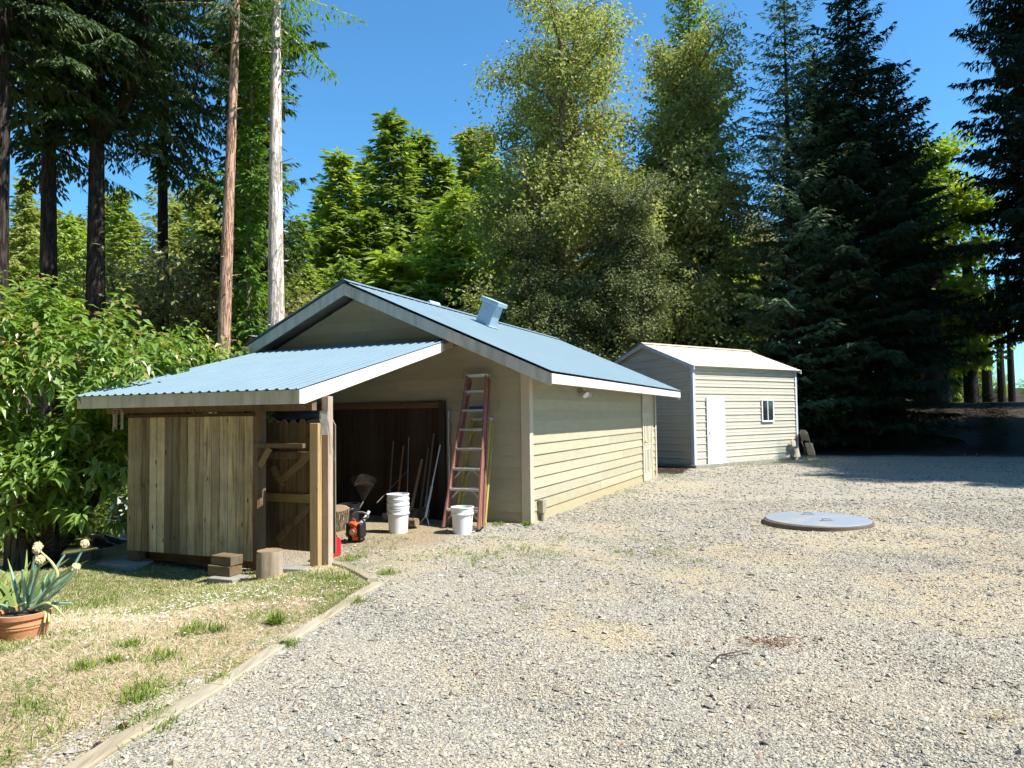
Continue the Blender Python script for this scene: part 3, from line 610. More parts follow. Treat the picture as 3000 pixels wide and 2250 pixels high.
u, v = uvp(1167, 1560); z0 = zg(u, v); st = [('lowest and largest seen of the four nested white buckets', 0.0, .3), ('second from the ground in the stack of white buckets', .085, None), ('third from the ground in the stack of white buckets', .150, None), ('top one in the stack of four white buckets', .212, None)]
for k, (lb, dz, bl) in enumerate(st):
    bucket('white_bucket', 'white plastic bucket, ' + lb, 'G', g3(u + .004 * (k % 2), v, z0 + dz - .005), 0.128, 0.149, 0.365 if k == 0 else .33, 'plastic_white', 'stacked white buckets', (0.45, -1.15) if k == 0 else ((0.1, -.9) if k == 3 else None), 'plastic_white' if k else 'metal_grey')
u, v = uvp(1355, 1562); bucket('white_bucket', 'single white plastic bucket in front of the red ladder', 'G', g3(u, v, zg(u, v) - .004), 0.130, 0.152, 0.365, 'plastic_white', 'white buckets', (-0.25, -1.2))
# ladders
def step_ladder(name, label, ub, wb, ut, wt, vb, vt, H, mt, steps, depth, z0, stepmat='aluminium'):
    t = thing(name, label, 'ladder', 'G', g3(ub, vb, z0), None)
    for s in (1, -1):
        m = MB(); p0 = Vector(g3(ub + s * wb / 2, vb, z0)); p1 = Vector(g3(ut + s * wt / 2, vt, z0 + H)); ydir = Vector((0, 1, 0))
        m.bar(p0, p1, 0.028, depth, (0, 1, 0)); m.build('front_rail', mt, t, bevel=0.003)
        m = MB(); m.bar(p0 + Vector((s * -.0, depth * .9 + .06, 0.05)), p1 + Vector((0, depth * .9 + .02, -.05)), 0.022, 0.05, (0, 1, 0)); m.build('rear_rail', mt, t)
    for k in range(steps):
        f = (k + .62) / (steps + .95) ; z = 0.285 * (k + .92) + .0
        f = z / H; uc = ub + (ut - ub) * f; w = wb + (wt - wb) * f; vv = vb + (vt - vb) * f
        m = MB(); m.box(g3(uc, vv + .0, z0 + z), (w - .028, 0.085, 0.034)); o = m.build('step', stepmat, t, bevel=0.003)
        if k < 3 or k == steps - 1:
            m = MB()
            for s in (1, -1):
                L = .13 if k < 3 else .05
                m.bar(g3(uc + s * (w / 2 - .02), vv, z0 + z - L), g3(uc + s * (w / 2 - .02 - L * .95), vv, z0 + z - .018), 0.016, 0.008, (0, 1, 0))
            m.build('brace', stepmat, t)
    m = MB(); m.box(g3(ut, vt + .03, z0 + H + .012), (wt + .035, 0.13, 0.05)); m.build('top_cap', stepmat, t, bevel=0.006)
    for s in (1, -1):
        m = MB(); m.box(g3(ub + s * wb / 2, vb, z0 + .012), (0.036, depth + .02, 0.03)); m.build('foot', 'black_plastic', t)
    return t
z0 = zg(.7, -.85)
step_ladder('step_ladder', 'tall worn red step ladder with pale steps leaning on the front wall', .685, .565, .745, .32, -.88, -.20, 2.21 - z0, 'ladder_red', 7, 0.085, z0)
m = MB(); m.box(g3(.70, -.26, 1.735), (.30, 0.08, 0.05)); o = m.build('blue_tray', 'blue_plastic', None, 'G', g3(.7, -.26, 1.71), bevel=0.01); tag(o, 'blue plastic tray under an upper step of the red ladder', 'tray')
step_ladder('yellow_ladder', 'yellow step ladder folded behind the red step ladder', .70, .45, .73, .30, -.66, -.10, 1.55 - z0, 'ladder_yellow', 5, 0.07, z0)
# long handled tools against the plywood
def tool(name, label, cat, p0, p1, r, mt, head=None, r1=None):
    t = thing(name, label, cat, 'G', (p0[0], p0[1], p0[2])); m = MB(); m.tube([p0, p1], [r, r1 or r], 8); m.build('handle', mt, t, smooth=True)
    if head: head(t, Vector(p0), (Vector(p1) - Vector(p0)).normalized())
    return t
def shovel_head(t, p, d):
    m = MB(); x = d.cross(Vector((0, 1, 0))).normalized(); y = d.cross(x)
    sh = [(-.02, .02), (-.10, -.03), (-.105, -.2), (-.05, -.29), (0, -.32), (.05, -.29), (.105, -.2), (.10, -.03), (.02, .02)]
    m.prism([p + x * a + d * b + y * (abs(a) * .25) for a, b in sh], y * .004); m.build('blade', 'steel', t)
    m = MB(); m.tube([p + d * .18, p + d * .0 - d * .05], [.018, .016], 8); m.build('socket', 'steel', t)
def tine_head(t, p, d):
    m = MB(); x = Vector((1, 0, 0)).cross(d).cross(d).normalized(); y = Vector((0, -1, 0))
    for s in (-1, 1):
        m.tube([p + d * .02, p - d * .05 + x * s * .05, p - d * .13 + x * s * .085, p - d * .17 + x * s * .1], .008, 6)
    a = p - d * .17; m.tube([a - x * .1, a - x * .03 + y * .03, a + x * .05 + y * .03, a + x * .1], .009, 6)
    for k in range(8):
        q = a - x * .1 + x * .2 * k / 7; m.tube([q, q + y * .045 - d * .02], .004, 5)
    m.build('rake_head', 'aluminium', t)
    m = MB(); m.tube([p + d * .5, p], [.016, .02], 8); m.build('grip_sleeve', 'plastic_white', t, smooth=True)
def flat_head(t, p, d):
    m = MB(); m.box(p - d * .02, (0.2, 0.02, 0.14)); m.build('blade', 'steel', t)
def fan_head(t, p, d):
    m = MB()
    for k in range(19):
        a = (k / 18 - .5) * 1.25; q = Vector((math.sin(a), 0.1, math.cos(a)))
        m.tube([p, p + q * .24, p + q * .42 + Vector((0, -.03, 0))], .003, 4)
    for rr in (.2, .3): m.tube([p + Vector((math.sin((k / 8 - .5) * 1.25), .1, math.cos((k / 8 - .5) * 1.25))) * rr for k in range(9)], .003, 4)
    m.build('fan_tines', 'shaft_grey', t)
tool('garden_hoe', 'garden hoe with reddish brown handle behind the bucket stack', 'hoe', g3(1.95, -.62, zg(1.9, -.6) + .05), g3(2.152, -.08, 1.141), .014, 'shaft_brown', flat_head)
tool('thin_rod', 'thin grey metal rod leaning on plywood above the bucket stack', 'rod', g3(1.80, -.55, zg(1.8, -.5)), g3(2.05, -.08, 1.282), .006, 'metal_grey')
tool('shovel', 'shovel with thick tan wooden handle leaning on the plywood', 'shovel', g3(1.715, -.55, .20), g3(1.784, -.12, .935), .022, 'shaft_tan', shovel_head)
tool('hand_rake', 'garden rake with white handle leaning against the plywood', 'rake', g3(1.395, -.66, .12), g3(1.46, -.10, 1.165), .011, 'plastic_white', tine_head)
tool('old_hoe', 'old hoe with dim grey handle, leftmost by the bucket stack', 'hoe', g3(2.2, -.45, zg(2.2, -.4) + .06), g3(2.345, -.08, 1.22), .013, 'shaft_grey', flat_head)
tool('long_shovel', 'long weathered shovel right behind the white handled rake', 'shovel', g3(1.55, -.42, .22), g3(1.58, -.09, 1.34), .016, 'shaft_grey', shovel_head)
tool('pitch_fork', 'grey handled fork leaning between two shovels on plywood', 'fork', g3(1.66, -.40, .15), g3(1.68, -.09, 1.12), .015, 'shaft_grey', flat_head)
tool('leaf_rake', 'leaf rake with its tan fan of tines turned up in the shade', 'rake', g3(2.45, -.75, .32), g3(2.50, -1.0, zg(2.5, -1) + .02), .012, 'shaft_grey', fan_head)
tool('bamboo_stick', 'thin bamboo stick leaning beside the upturned leaf rake', 'stick', g3(2.20, -.75, .31), g3(2.08, -.09, .74), .008, 'shaft_grey')
# ================================================================ metal shed
sh = thing('metal_shed', 'cream metal shed with white door and low gable roof', 'shed', 'S', (0, 0, 0))
LX, LY, ZW, ZA = 5.36, 3.72, 2.985, 3.74
zt = lambda a: ZW + (ZA - ZW) * (1 - abs(a - LY / 2) / (LY / 2))
def rib(z0, n, p=.2115):
    pcs = []
    for k in range(n):
        z = z0 + k * p
        pcs += [(z, z + .018, .004, .026), (z + .018, z + .040, .026, .026), (z + .040, z + .052, .026, .004), (z + .052, z + .105, .004, .004), (z + .105, z + .11, .004, .009), (z + .11, z + .135, .009, .009), (z + .135, z + .14, .009, .004), (z + .14, z + p, .004, .004)]
    return pcs
pcs = rib(0.10 - .06, 18)
m = MB(); bands(m, [(0, .1), (LX, .1), (LX, ZW), (0, ZW)], pcs, lambda a, z, d: (a, -d, z)); m.build('wall', 'shed_cream', sh)['label'] = 'sunlit ribbed wall with door and window'
gp = [(0, .1), (LY, .1), (LY, zt(LY)), (LY / 2, ZA), (0, zt(0))]
m = MB(); bands(m, gp, pcs, lambda a, z, d: (-d, a, z)); m.build('wall', 'shed_cream', sh)['label'] = 'shaded gable end wall'
m = MB(); bands(m, gp, pcs, lambda a, z, d: (LX + d, a, z)); m.build('wall', 'shed_cream', sh)
m = MB(); bands(m, [(0, .1), (LX, .1), (LX, ZW), (0, ZW)], pcs, lambda a, z, d: (a, LY + d, z)); m.build('wall', 'shed_cream', sh)
m = MB(); m.b2((-.10, -.13, -.30), (LX + .1, LY + .1, 0.098)); m.build('slab', 'concrete', sh, bevel=.012)
rs = (ZA - ZW) / (LY / 2); zs = lambda y: ZW + rs * y + .05
rm = MB()
corrug(rm, (-.14, -.16, zs(-.16)), (LX + .16, -.16, zs(-.16)), (LX + .16, LY / 2, zs(LY / 2)), (-.14, LY / 2, zs(LY / 2)), AG, 0.23, .005)
corrug(rm, (-.14, LY + .16, zs(-.16)), (LX + .16, LY + .16, zs(-.16)), (LX + .16, LY / 2, zs(LY / 2)), (-.14, LY / 2, zs(LY / 2)), AG, 0.23, .005)
sroof = rm.build('roof', 'shed_roof_metal', sh)
m = MB()
for s in (-1, 1): m.add([(-.15, LY / 2, zs(LY / 2) + .04), (LX + .17, LY / 2, zs(LY / 2) + .04), (LX + .17, LY / 2 + s * .13, zs(LY / 2) - .02), (-.15, LY / 2 + s * .13, zs(LY / 2) - .02)], [(0, 1, 2, 3)])
m.build('ridge_cap', 'shed_roof_metal', sroof)
for x in (-.12, LX + .10):
    m = MB()
    for s in (0, 1):
        y0 = -.15 if s == 0 else LY + .15
        m.prism([(x, y0, zs(-.15) - .005), (x, LY / 2, zs(LY / 2) - .005), (x, LY / 2, zs(LY / 2) - .11), (x, y0, zs(-.15) - .11)], (.04, 0, 0))
    m.build('rake_trim', 'shed_trim', sh)
m = MB(); slab(m, (-.08, -.14, zs(-.14)), (LX + .1, -.14, zs(-.14)), (LX + .1, LY / 2, zs(LY / 2)), (-.08, LY / 2, zs(LY / 2)), -.002, -.04); slab(m, (-.08, LY + .14, zs(-.14)), (LX + .1, LY + .14, zs(-.14)), (LX + .1, LY / 2, zs(LY / 2)), (-.08, LY / 2, zs(LY / 2)), -.002, -.04); m.build('roof_frame', 'shed_cream', sh)
for (x, y) in ((0, 0), (LX, 0), (0, LY), (LX, LY)):
    m = MB(); sx = -1 if x == 0 else 1; sy = -1 if y == 0 else 1
    m.b2((x - sx * .07, y + sy * .028, .1), (x + sx * .034, y + sy * .034, ZW + .0)); m.b2((x + sx * .028, y - sy * .07, .1), (x + sx * .034, y + sy * .028, ZW + .0)); m.build('corner_trim', 'shed_trim', sh)
m = MB(); m.b2((.60, -.045, .10), (1.38, -.03, 2.03)); dr = m.build('door', 'door_white', sh)
m = MB(); m.b2((.555, -.05, .1), (.60, -.028, 2.075)); m.b2((1.38, -.05, .1), (1.425, -.028, 2.075)); m.b2((.60, -.05, 2.03), (1.38, -.028, 2.075)); m.build('door_frame', 'shed_trim', dr, bevel=.004)
m = MB(); m.b2((.56, -.12, .075), (1.44, -.03, .105)); m.build('threshold', 'door_white', dr)
m = MB(); m.tube([(.67, -.045, 1.03), (.67, -.09, 1.03), (.76, -.095, 1.03)], .011, 8); m.lathe([(.028, 0), (.028, .01)], (.67, -.05, 1.02), 12); m.build('handle', 'metal_grey', dr)
wn = MB(); wn.b2((3.33, -.05, 1.28), (3.385, -.026, 2.02)); wn.b2((3.945, -.05, 1.28), (4.0, -.026, 2.02)); wn.b2((3.385, -.05, 1.965), (3.945, -.026, 2.02)); wn.b2((3.385, -.055, 1.28), (3.945, -.026, 1.335)); wn.b2((3.645, -.046, 1.335), (3.685, -.026, 1.965)); wf = wn.build('window', 'door_white', sh, bevel=.004)
m = MB(); m.b2((3.385, -.036, 1.335), (3.645, -.030, 1.965)); m.b2((3.685, -.034, 1.335), (3.945, -.028, 1.965)); m.build('pane', 'glass_dark', wf)
# folding chairs leaning at the corner
def chair(label, x, y, sc, rz, mt, lean_a):
    zc = ghf(*fw('S', (x, y, 0))[:2]); t = thing('folding_chair', label, 'chair', 'S', (x, y, zc), 'folding chairs by the shed')
    M = Matrix.Rotation(rz, 3, 'Z') @ Matrix.Rotation(lean_a, 3, 'X')
    P = lambda a, b, c: tuple(Vector((x, y, zc)) + M @ Vector((a * sc, b * sc, c * sc)))
    m = MB()
    for s in (-1, 1): m.tube([P(s * .22, 0, 0), P(s * .22, 0, .55), P(s * .21, 0, .88), P(s * .12, .02, .96), P(0, .02, .97)], .011 * sc, 6)
    m.build('frame', 'chair_metal', t, smooth=True)
    m = MB()
    for s in (-1, 1): m.tube([P(s * .19, -.10, 0.0), P(s * .19, .05, .62)], .010 * sc, 6)
    m.tube([P(-.19, -.08, .12), P(.19, -.08, .12)], .008, 6); m.build('rear_legs', 'chair_metal', t)
    m = MB(); pr = [(-.2, .62), (-.2, .84), (-.15, .93), (0, .965), (.15, .93), (.2, .84), (.2, .62)]; m.prism([P(a, -.02, c) for a, c in pr], Vector(P(0, .02, 0)) - Vector(P(0, -.02, 0))); m.build('backrest', mt, t, bevel=.01)
    m = MB(); pr = [(-.2, .16), (-.17, .12), (.17, .12), (.2, .16), (.2, .52), (-.2, .52)]; m.prism([P(a, -.09, c) for a, c in pr], Vector(P(0, .03, 0)) - Vector(P(0, -.0, 0))); m.build('seat', 'chair_pale', t, bevel=.012)
    return t
chair('tan folding chair leaning at the shed corner, the taller one', 5.50, -.38, 1.05, R(62), 'chair_metal', R(-14))
chair('low tan folding chair against the shed wall behind the taller one', 4.92, -.26, .72, R(4), 'chair_pale', R(-12))
# ================================================================ round tank lid in the gravel
c = ong(2395, 1530); tk = thing('tank_lid', 'round grey metal tank lid lying in the gravel', 'tank lid', 'W', (c.x, c.y, c.z))
m = MB(); prof = [(0.70, 0.02), (.71, .045), (.70, .055), (.66, .058), (.0005, .072)]
m.lathe(prof, c, 72); m.build('cover', 'tank_metal', tk, smooth=True)
m = MB(); m.lathe([(.70, -.06), (.735, -.06), (.735, .035), (.715, .04), (.70, .03)], c, 72); m.build('rim', 'tank_rim', tk, smooth=True)
for dy in (.33, -.30):
    m = MB(); m.tube([(c.x - .07, c.y + dy, c.z + .06), (c.x - .05, c.y + dy, c.z + .095), (c.x + .05, c.y + dy, c.z + .095), (c.x + .07, c.y + dy, c.z + .06)], .008, 6); m.box((c.x, c.y + dy, c.z + .068), (.18, .05, .006)); m.build('handle', 'metal_grey', tk)
# ================================================================ edging timbers
B_ = ong(1105, 1712); A_ = ong(215, 2262); C_ = ong(948, 1640)
def timber(name, label, a, b, w, top):
    L = (b - a).length; d = (b - a).normalized(); n = max(2, int(L / .25)); m = MB(); x = Vector((d.y, -d.x, 0)).normalized(); vs = []; fs = []
    for i in range(n + 1):
        p = a.lerp(b, i / n); z = ghf(p.x, p.y); jz = random.uniform(-.004, .004); jx = random.uniform(-.006, .006)
        for sx, zz in ((-1, -.08), (-1, top - .012), (-.84, top), (.84, top), (1, top - .012), (1, -.08)): vs.append((p.x + x.x * (sx * w / 2 + jx), p.y + x.y * (sx * w / 2 + jx), z + zz + jz))
    for i in range(n):
        for k in range(6): q = i * 6 + k; r2 = i * 6 + (k + 1) % 6; fs.append((q, r2, r2 + 6, q + 6))
    fs += [tuple(range(6))[::-1], tuple(range(n * 6, n * 6 + 6))]; m.add(vs, fs)
    t = thing(name, label, 'timber edging', 'W', tuple(a)); m.build('timber', 'timber_edge', t); return t
mid = A_.lerp(B_, .30); A2_ = A_ + (A_ - B_) * .22; dd = (B_ - A_).normalized()
t1 = timber('edging_timber', 'long weathered edging timber crossing between lawn and gravel', mid + dd * .006, B_, .10, .020)
t2 = timber('edging_timber', 'near edging timber with two rusty washers at the photo bottom', A2_, mid - dd * .006, .110, .022)
t3 = timber('edging_timber', 'short cracked edging timber running from the post to the gravel', C_, B_ + (C_ - B_).normalized() * .14, .105, .03)
for (px, py, par) in ((827, 1882, t1), (360, 2124, t2), (289, 2180, t2)):
    p = ong(px, py, .02); m = MB(); m.lathe([(.024, 0), (.024, .004), (.012, .005), (.012, .012), (.0005, .012)], (p.x, p.y, p.z + .017), 14); m.build('washer', 'rust', par)
# ================================================================ terracotta pot with flowering onions
pc_ = ong(66, 1868); dp = pc_.y; k = dp / F
pt = thing('flower_pot', 'terracotta pot holding flowering onions on the lawn', 'plant pot', 'W', tuple(pc_))
rb, rt, hh = 58 * k, 74 * k, 78 * k
m = MB(); m.lathe([(rb, 0), (rb + (rt - rb) * .45, hh * .45), (rb + (rt - rb) * .47 + .004, hh * .46), (rb + (rt - rb) * .5 + .004, hh * .5), (rb + (rt - rb) * .52, hh * .51), (rb + (rt - rb) * .6 + .003, hh * .58), (rb + (rt - rb) * .62, hh * .6), (rt * .93, hh * .78), (rt, hh * .82), (rt * 1.01, hh * .98), (rt * .97, hh), (rt * .88, hh * .98), (rt * .86, hh * .8)], pc_, 40); m.build('pot', 'terracotta', pt, smooth=True)
m = MB(); m.lathe([(rt * .88, hh * .84), (.0005, hh * .88)], pc_, 24); m.build('soil', 'soil', pt)
on = thing('onion_plant', 'flowering onions with blue-green hollow leaves and round pale heads', 'plant', 'W', tuple(pc_ + Vector((0, 0, hh * .86))))
def pp(px, py, dy=0): d = ray(px, py); return CC + d * ((dp + dy) / d.y)
heads = [(248, 1593, 11, .05), (112, 1600, 12, .0), (108, 1610, 11, -.06), (117, 1640, 12, -.1), (222, 1663, 12, -.08)]
stems = [[(60, 1790), (200, 1690), (248, 1600)], [(95, 1780), (175, 1690), (155, 1650), (118, 1615)], [(70, 1770), (90, 1700), (100, 1630)], [(85, 1775), (105, 1700), (117, 1650)], [(110, 1770), (160, 1700), (216, 1668)]]
def stem(m, pts, r, dy):
    P = [pp(x, y, dy * i / (len(pts) - 1)) for i, (x, y) in enumerate(pts)]
    Q = []
    for i in range(13):
        f = i / 12 * (len(P) - 1); a = min(int(f), len(P) - 2); f -= a
        Q.append(P[a].lerp(P[a + 1], f))
    for _ in range(2): Q = [Q[0]] + [(Q[i - 1] + Q[i] * 2 + Q[i + 1]) / 4 for i in range(1, len(Q) - 1)] + [Q[-1]]
    m.tube(Q, [r * (1 - .55 * (i / 12) ** 1.5) for i in range(13)], 10)
for (hx, hy, hr, dy), s in zip(heads, stems):
    m = MB(); stem(m, s, 5.5 * k, dy); m.build('stem', 'onion_leaf' if hx != 112 else 'onion_stem_pale', on, smooth=True)
    m = MB(); cc = pp(hx, hy, dy)
    m.ball(cc, hr * k * .8, 12, 8)
    for _ in range(150):
        d = Vector((random.gauss(0, 1), random.gauss(0, 1), random.gauss(0, 1))).normalized(); m.ball(cc + d * hr * k * random.uniform(.8, 1.08), 1.9 * k, 4, 3)
    m.build('flower_head', 'onion_flower', on)
m = MB(); lv = [[(60, 1770), (45, 1720), (32, 1668)], [(78, 1775), (70, 1720), (66, 1670)], [(90, 1780), (85, 1730), (95, 1690), (104, 1655)], [(105, 1775), (140, 1720), (165, 1660), (190, 1625)], [(110, 1780), (150, 1745), (200, 1700), (225, 1672)], [(90, 1780), (118, 1745), (130, 1700), (140, 1680)], [(70, 1780), (50, 1760), (60, 1715), (62, 1700)], [(95, 1785), (130, 1765), (160, 1740), (172, 1732)], [(40, 1790), (15, 1775), (-10, 1768)], [(60, 1790), (100, 1765), (125, 1745)], [(115, 1785), (150, 1768), (212, 1768)]]
for i, s in enumerate(lv): stem(m, s, random.uniform(4.2, 6.5) * k, random.uniform(-.12, .12))
m.build('leaves', 'onion_leaf', on, smooth=True)
m = MB()
for s in ([(110, 1775), (140, 1765), (165, 1780), (188, 1808)], [(60, 1790), (55, 1775), (75, 1765)], [(132, 1780), (134, 1800), (130, 1825)], [(138, 1782), (144, 1800), (143, 1822)]): stem(m, s, 5 * k, -.08)
m.build('dry_leaves', 'onion_stem_pale', on, smooth=True)
# iris clump at the photo's left edge
ip = ong(-15, 1815); ir = thing('iris_clump', 'sword-leaved iris clump behind the terracotta pot', 'plant', 'W', tuple(ip)); m = MB(); di = ip.y + .35
for i in range(26):
    a = random.uniform(-1.2, 1.2); L = random.uniform(.3, .62); b = Vector((ip.x + random.uniform(-.18, .15), ip.y + random.uniform(0, .4), ip.z)); P = []
    for j in range(6):
        f = j / 5; P.append((b + Vector((math.sin(a) * L * f * (.5 + .5 * f), random.uniform(-.01, .01) + .1 * f, L * f * (1 - .35 * abs(math.sin(a)) * f))), .019 * (1 - f ** 2) + .001))
    vs = []; 
    for p, w in P: vs += [p + Vector((w * math.cos(a), w * .5, -w * math.sin(a))), p - Vector((w * math.cos(a), w * .5, -w * math.sin(a)))]
    m.add(vs, [(2 * j, 2 * j + 1, 2 * j + 3, 2 * j + 2) for j in range(5)])
m.build('leaves', 'iris_leaf', ir)
# ================================================================ little shed down the slope on the left
def gshed():
    D_ = 14.0; ax = CC + ray(343, 1457) * D_
    t = thing('garden_shed', 'small grey shingled outbuilding down the slope behind the fence', 'outbuilding', 'W', (ax.x + .6, ax.y, ghf(ax.x, ax.y)))
    zb = ghf(ax.x, ax.y); d = Vector((.75, .66, 0)); n = Vector((.66, -.75, 0))  # ridge runs to the back right
    ap = ax; W = .95; drop = 1.15; L = 2.6
    for s in (1, -1):
        e = ap + n * s * W * (1 if s > 0 else .6) + Vector((0, 0, -drop * (1 if s > 0 else .6))); m = MB()
        for r_ in range(10):
            f0, f1 = r_ / 10, (r_ + 1) / 10 + .01; a0 = ap.lerp(e, f0); a1 = ap.lerp(e, f1); up = Vector((0, 0, .012 * 1.5))
            for c_ in range(12):
                o0 = d * (L * (c_ + .5 * (r_ % 2)) / 12.5); o1 = d * (L * (c_ + 1 + .5 * (r_ % 2)) / 12.5 - .004)
                m.prism([a0 + o0 + up * .2, a1 + o0 + up, a1 + o1 + up, a0 + o1 + up * .2], (0, 0, -.012))
        m.build('roof_slope', 'shingle_grey', t)
        m = MB(); m.bar(ap - d * .03, e - d * .03, .03, .14, (0, 0, 1)); m.build('barge_board', 'trim_white' if s < 0 else 'shingle_grey', t)
    m = MB(); bl = ap - n * W * .55 + Vector((0, 0, -drop * .6)); br2 = ap + n * W * .9 + Vector((0, 0, -drop))
    g = [ap + d * .25 + Vector((0, 0, -.05)), bl + d * .25, Vector((bl.x, bl.y, zb - .3)) + d * .25, Vector((br2.x, br2.y, zb - .3)) + d * .25, br2 + d * .25]
    m.prism(g, d * 2.1); m.build('wall', 'bark_grey', t)
gshed()
for i, (pa, pb, wd, mt, lb) in enumerate((((272, 1588), (362, 1612), .16, 'block_wood', 'brown plank lying across the slope beside the little shed'), ((276, 1566), (310, 1600), .30, 'clay_bright', 'pale sheet leaning on the brown plank by the little shed'))):
    D2 = 11.6; p0 = CC + ray(*pa) * D2; p1 = CC + ray(*pb) * (D2 + .2); m = MB(); m.bar(p0, p1, .10 if i == 0 else .3, .12 if i == 0 else .03); o = m.build('plank' if i == 0 else 'pale_sheet', mt, None, 'W', tuple(p0), bevel=.004); tag(o, lb, 'plank' if i == 0 else 'sheet')
D2 = 12.2; q = [CC + ray(*p) * D2 for p in ((290, 1562), (352, 1580), (362, 1606), (322, 1600))]; m = MB(); m.prism(q, (0.02, .4, -.1)); o = m.build('blue_tarp', 'tarp_blue', None, 'W', tuple(q[0])); tag(o, 'dark blue tarp slung below the little shed roof', 'tarp')
c = ong(282, 1636); block('concrete_block', 'small grey block at the lawn edge by the dark trunk', 'block', (c.x, c.y, c.z + .05), (.12, .12, .16), .3, 'concrete', 'W')
# ================================================================ ground sheet
def vnoise(x, y, sc, seed=0):
    x = np.asarray(x) * sc + 1000; y = np.asarray(y) * sc + 1000; xi = np.floor(x).astype(np.int64); yi = np.floor(y).astype(np.int64); fx = sstep(x - xi); fy = sstep(y - yi)
    def h(a, b):
        n = (a * 374761393 + b * 668265263 + seed * 974711) & 0x7fffffff; n = ((n ^ (n >> 13)) * 1274126177) & 0x7fffffff; return ((n ^ (n >> 16)) & 0xffff) / 65535.0
    return (h(xi, yi) * (1 - fx) + h(xi + 1, yi) * fx) * (1 - fy) + (h(xi, yi + 1) * (1 - fx) + h(xi + 1, yi + 1) * fx) * fy
def fbm(x, y, sc, seed=0): return .5 * vnoise(x, y, sc, seed) + .3 * vnoise(x, y, sc * 2.1, seed + 1) + .2 * vnoise(x, y, sc * 4.3, seed + 2)
TA, TB, TC = np.array(A_[:2]), np.array(B_[:2]), np.array(C_[:2])
def left_of(a, b, x, y): d = (b - a) / np.linalg.norm(b - a); return (x - a[0]) * -d[1] + (y - a[1]) * d[0]
def lawn_d(x, y):                                # metres inside the lawn
    d1 = left_of(TA, TB, x, y); d2 = left_of(TB, TC, x, y); return np.minimum(d1, d2)
def masks(x, y):
    u, v = uv(x, y)
    lawn = sstep((lawn_d(x, y) + .02) / .08) * (1 - sstep((v + 3.3) / .4) * (u > .7) * (u < 4.6))
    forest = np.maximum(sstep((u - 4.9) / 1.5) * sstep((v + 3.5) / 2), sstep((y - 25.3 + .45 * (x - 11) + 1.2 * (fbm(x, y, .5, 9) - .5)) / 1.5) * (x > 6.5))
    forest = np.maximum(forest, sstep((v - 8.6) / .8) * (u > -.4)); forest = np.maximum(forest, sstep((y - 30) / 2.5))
    sand = sstep((fbm(x, y, .55, 3) - .42) / .16) * np.exp(-(((x + .3) / 1.9) ** 2 + ((y - 6.3) / 2.1) ** 2)) * 2.2
    sand += .75 * sstep((fbm(x, y, .5, 5) - .55) / .12) * (x > 1.5) * (y < 12) + .5 * sstep((fbm(x, y, .8, 6) - .6) / .1)
    sand = np.clip(sand * (1 - lawn), 0, 1)
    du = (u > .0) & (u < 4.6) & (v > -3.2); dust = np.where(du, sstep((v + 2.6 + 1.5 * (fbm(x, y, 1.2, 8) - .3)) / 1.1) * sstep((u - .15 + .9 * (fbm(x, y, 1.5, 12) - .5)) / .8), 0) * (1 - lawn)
    return lawn, forest, sand, dust
def geo(a, b, n0, grow):
    out = [a]; s = n0
    while (out[-1] < b if n0 > 0 else out[-1] > b): out.append(out[-1] + s); s *= grow
    return out
xs = sorted(geo(-12, -420, -.5, 1.22)[1:]) + list(np.arange(-12, 12.01, .15)) + geo(12, 420, .4, 1.2)[1:]
ys = sorted(geo(2, -60, -.6, 1.5)[1:]) + list(np.arange(2, 16, .13)) + list(np.arange(16, 32, .4)) + geo(32, 600, .8, 1.2)[1:]
GX, GY = np.meshgrid(xs, ys); gx, gy = GX.ravel(), GY.ravel(); nx, ny = len(xs), len(ys)
lawn, forest, sand, dust = masks(gx, gy)
gz_ = gh(gx, gy) - .012 * 0
ii = (np.arange(ny - 1)[:, None] * nx + np.arange(nx - 1)[None]).ravel()
Q = np.stack([ii, ii + 1, ii + nx + 1, ii + nx], 1)
me = mesh_np('ground', np.stack([gx, gy, gz_], 1), Q.ravel(), np.full(len(Q), 4), None, True)
for nm, ar in (('lawn', lawn), ('forest', forest), ('sand', sand), ('dust', dust)):
    a = me.attributes.new(nm, 'FLOAT', 'POINT'); a.data.foreach_set('value', ar.astype(np.float32))
t = NT('ground_mat'); v = t.coord()
vo = t.N('TexVoronoi'); vo.inputs['Scale'].default_value = 55; t.L(v, vo.inputs['Vector'])
sep = t.N('SeparateColor'); t.L(vo.outputs['Color'], sep.inputs[0])
peb = t.ramp(sep.outputs[0], [(0, (0.181, 0.167, 0.136)), (.35, (0.303, 0.280, 0.233)), (.7, (0.398, 0.381, 0.335)), (.93, (0.507, 0.470, 0.386)), (1, (0.303, 0.219, 0.158))])
big = t.noise(v, .8, 5); fine = t.noise(v, 30, 6, .7); mid_ = t.noise(v, 5, 6, .65)
grav = t.mix(t.ramp(fine, [(.3, 0), (.7, .55)]), peb, (0.368, 0.335, 0.267)); grav = t.mix(t.ramp(big, [(.42, 0), (.7, .45)]), grav, (0.481, 0.419, 0.300))
sandc = t.mix(t.ramp(fine, [(.35, 0), (.65, 1)]), (.36, .285, .165), (.52, .44, .29))
lawnc = t.mix(t.ramp(mid_, [(.38, 0), (.62, 1)]), (.30, .245, .12), (.54, .44, .28)); lawnc = t.mix(t.ramp(fine, [(.35, .55), (.6, 0)]), lawnc, (0.255, 0.204, 0.119))
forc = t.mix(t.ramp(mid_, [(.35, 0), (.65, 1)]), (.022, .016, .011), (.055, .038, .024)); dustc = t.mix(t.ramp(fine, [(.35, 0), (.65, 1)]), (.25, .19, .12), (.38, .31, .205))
c = t.mix(t.math('MULTIPLY', t.attr('sand'), t.ramp(mid_, [(.36, .15), (.6, 1)])), grav, sandc)
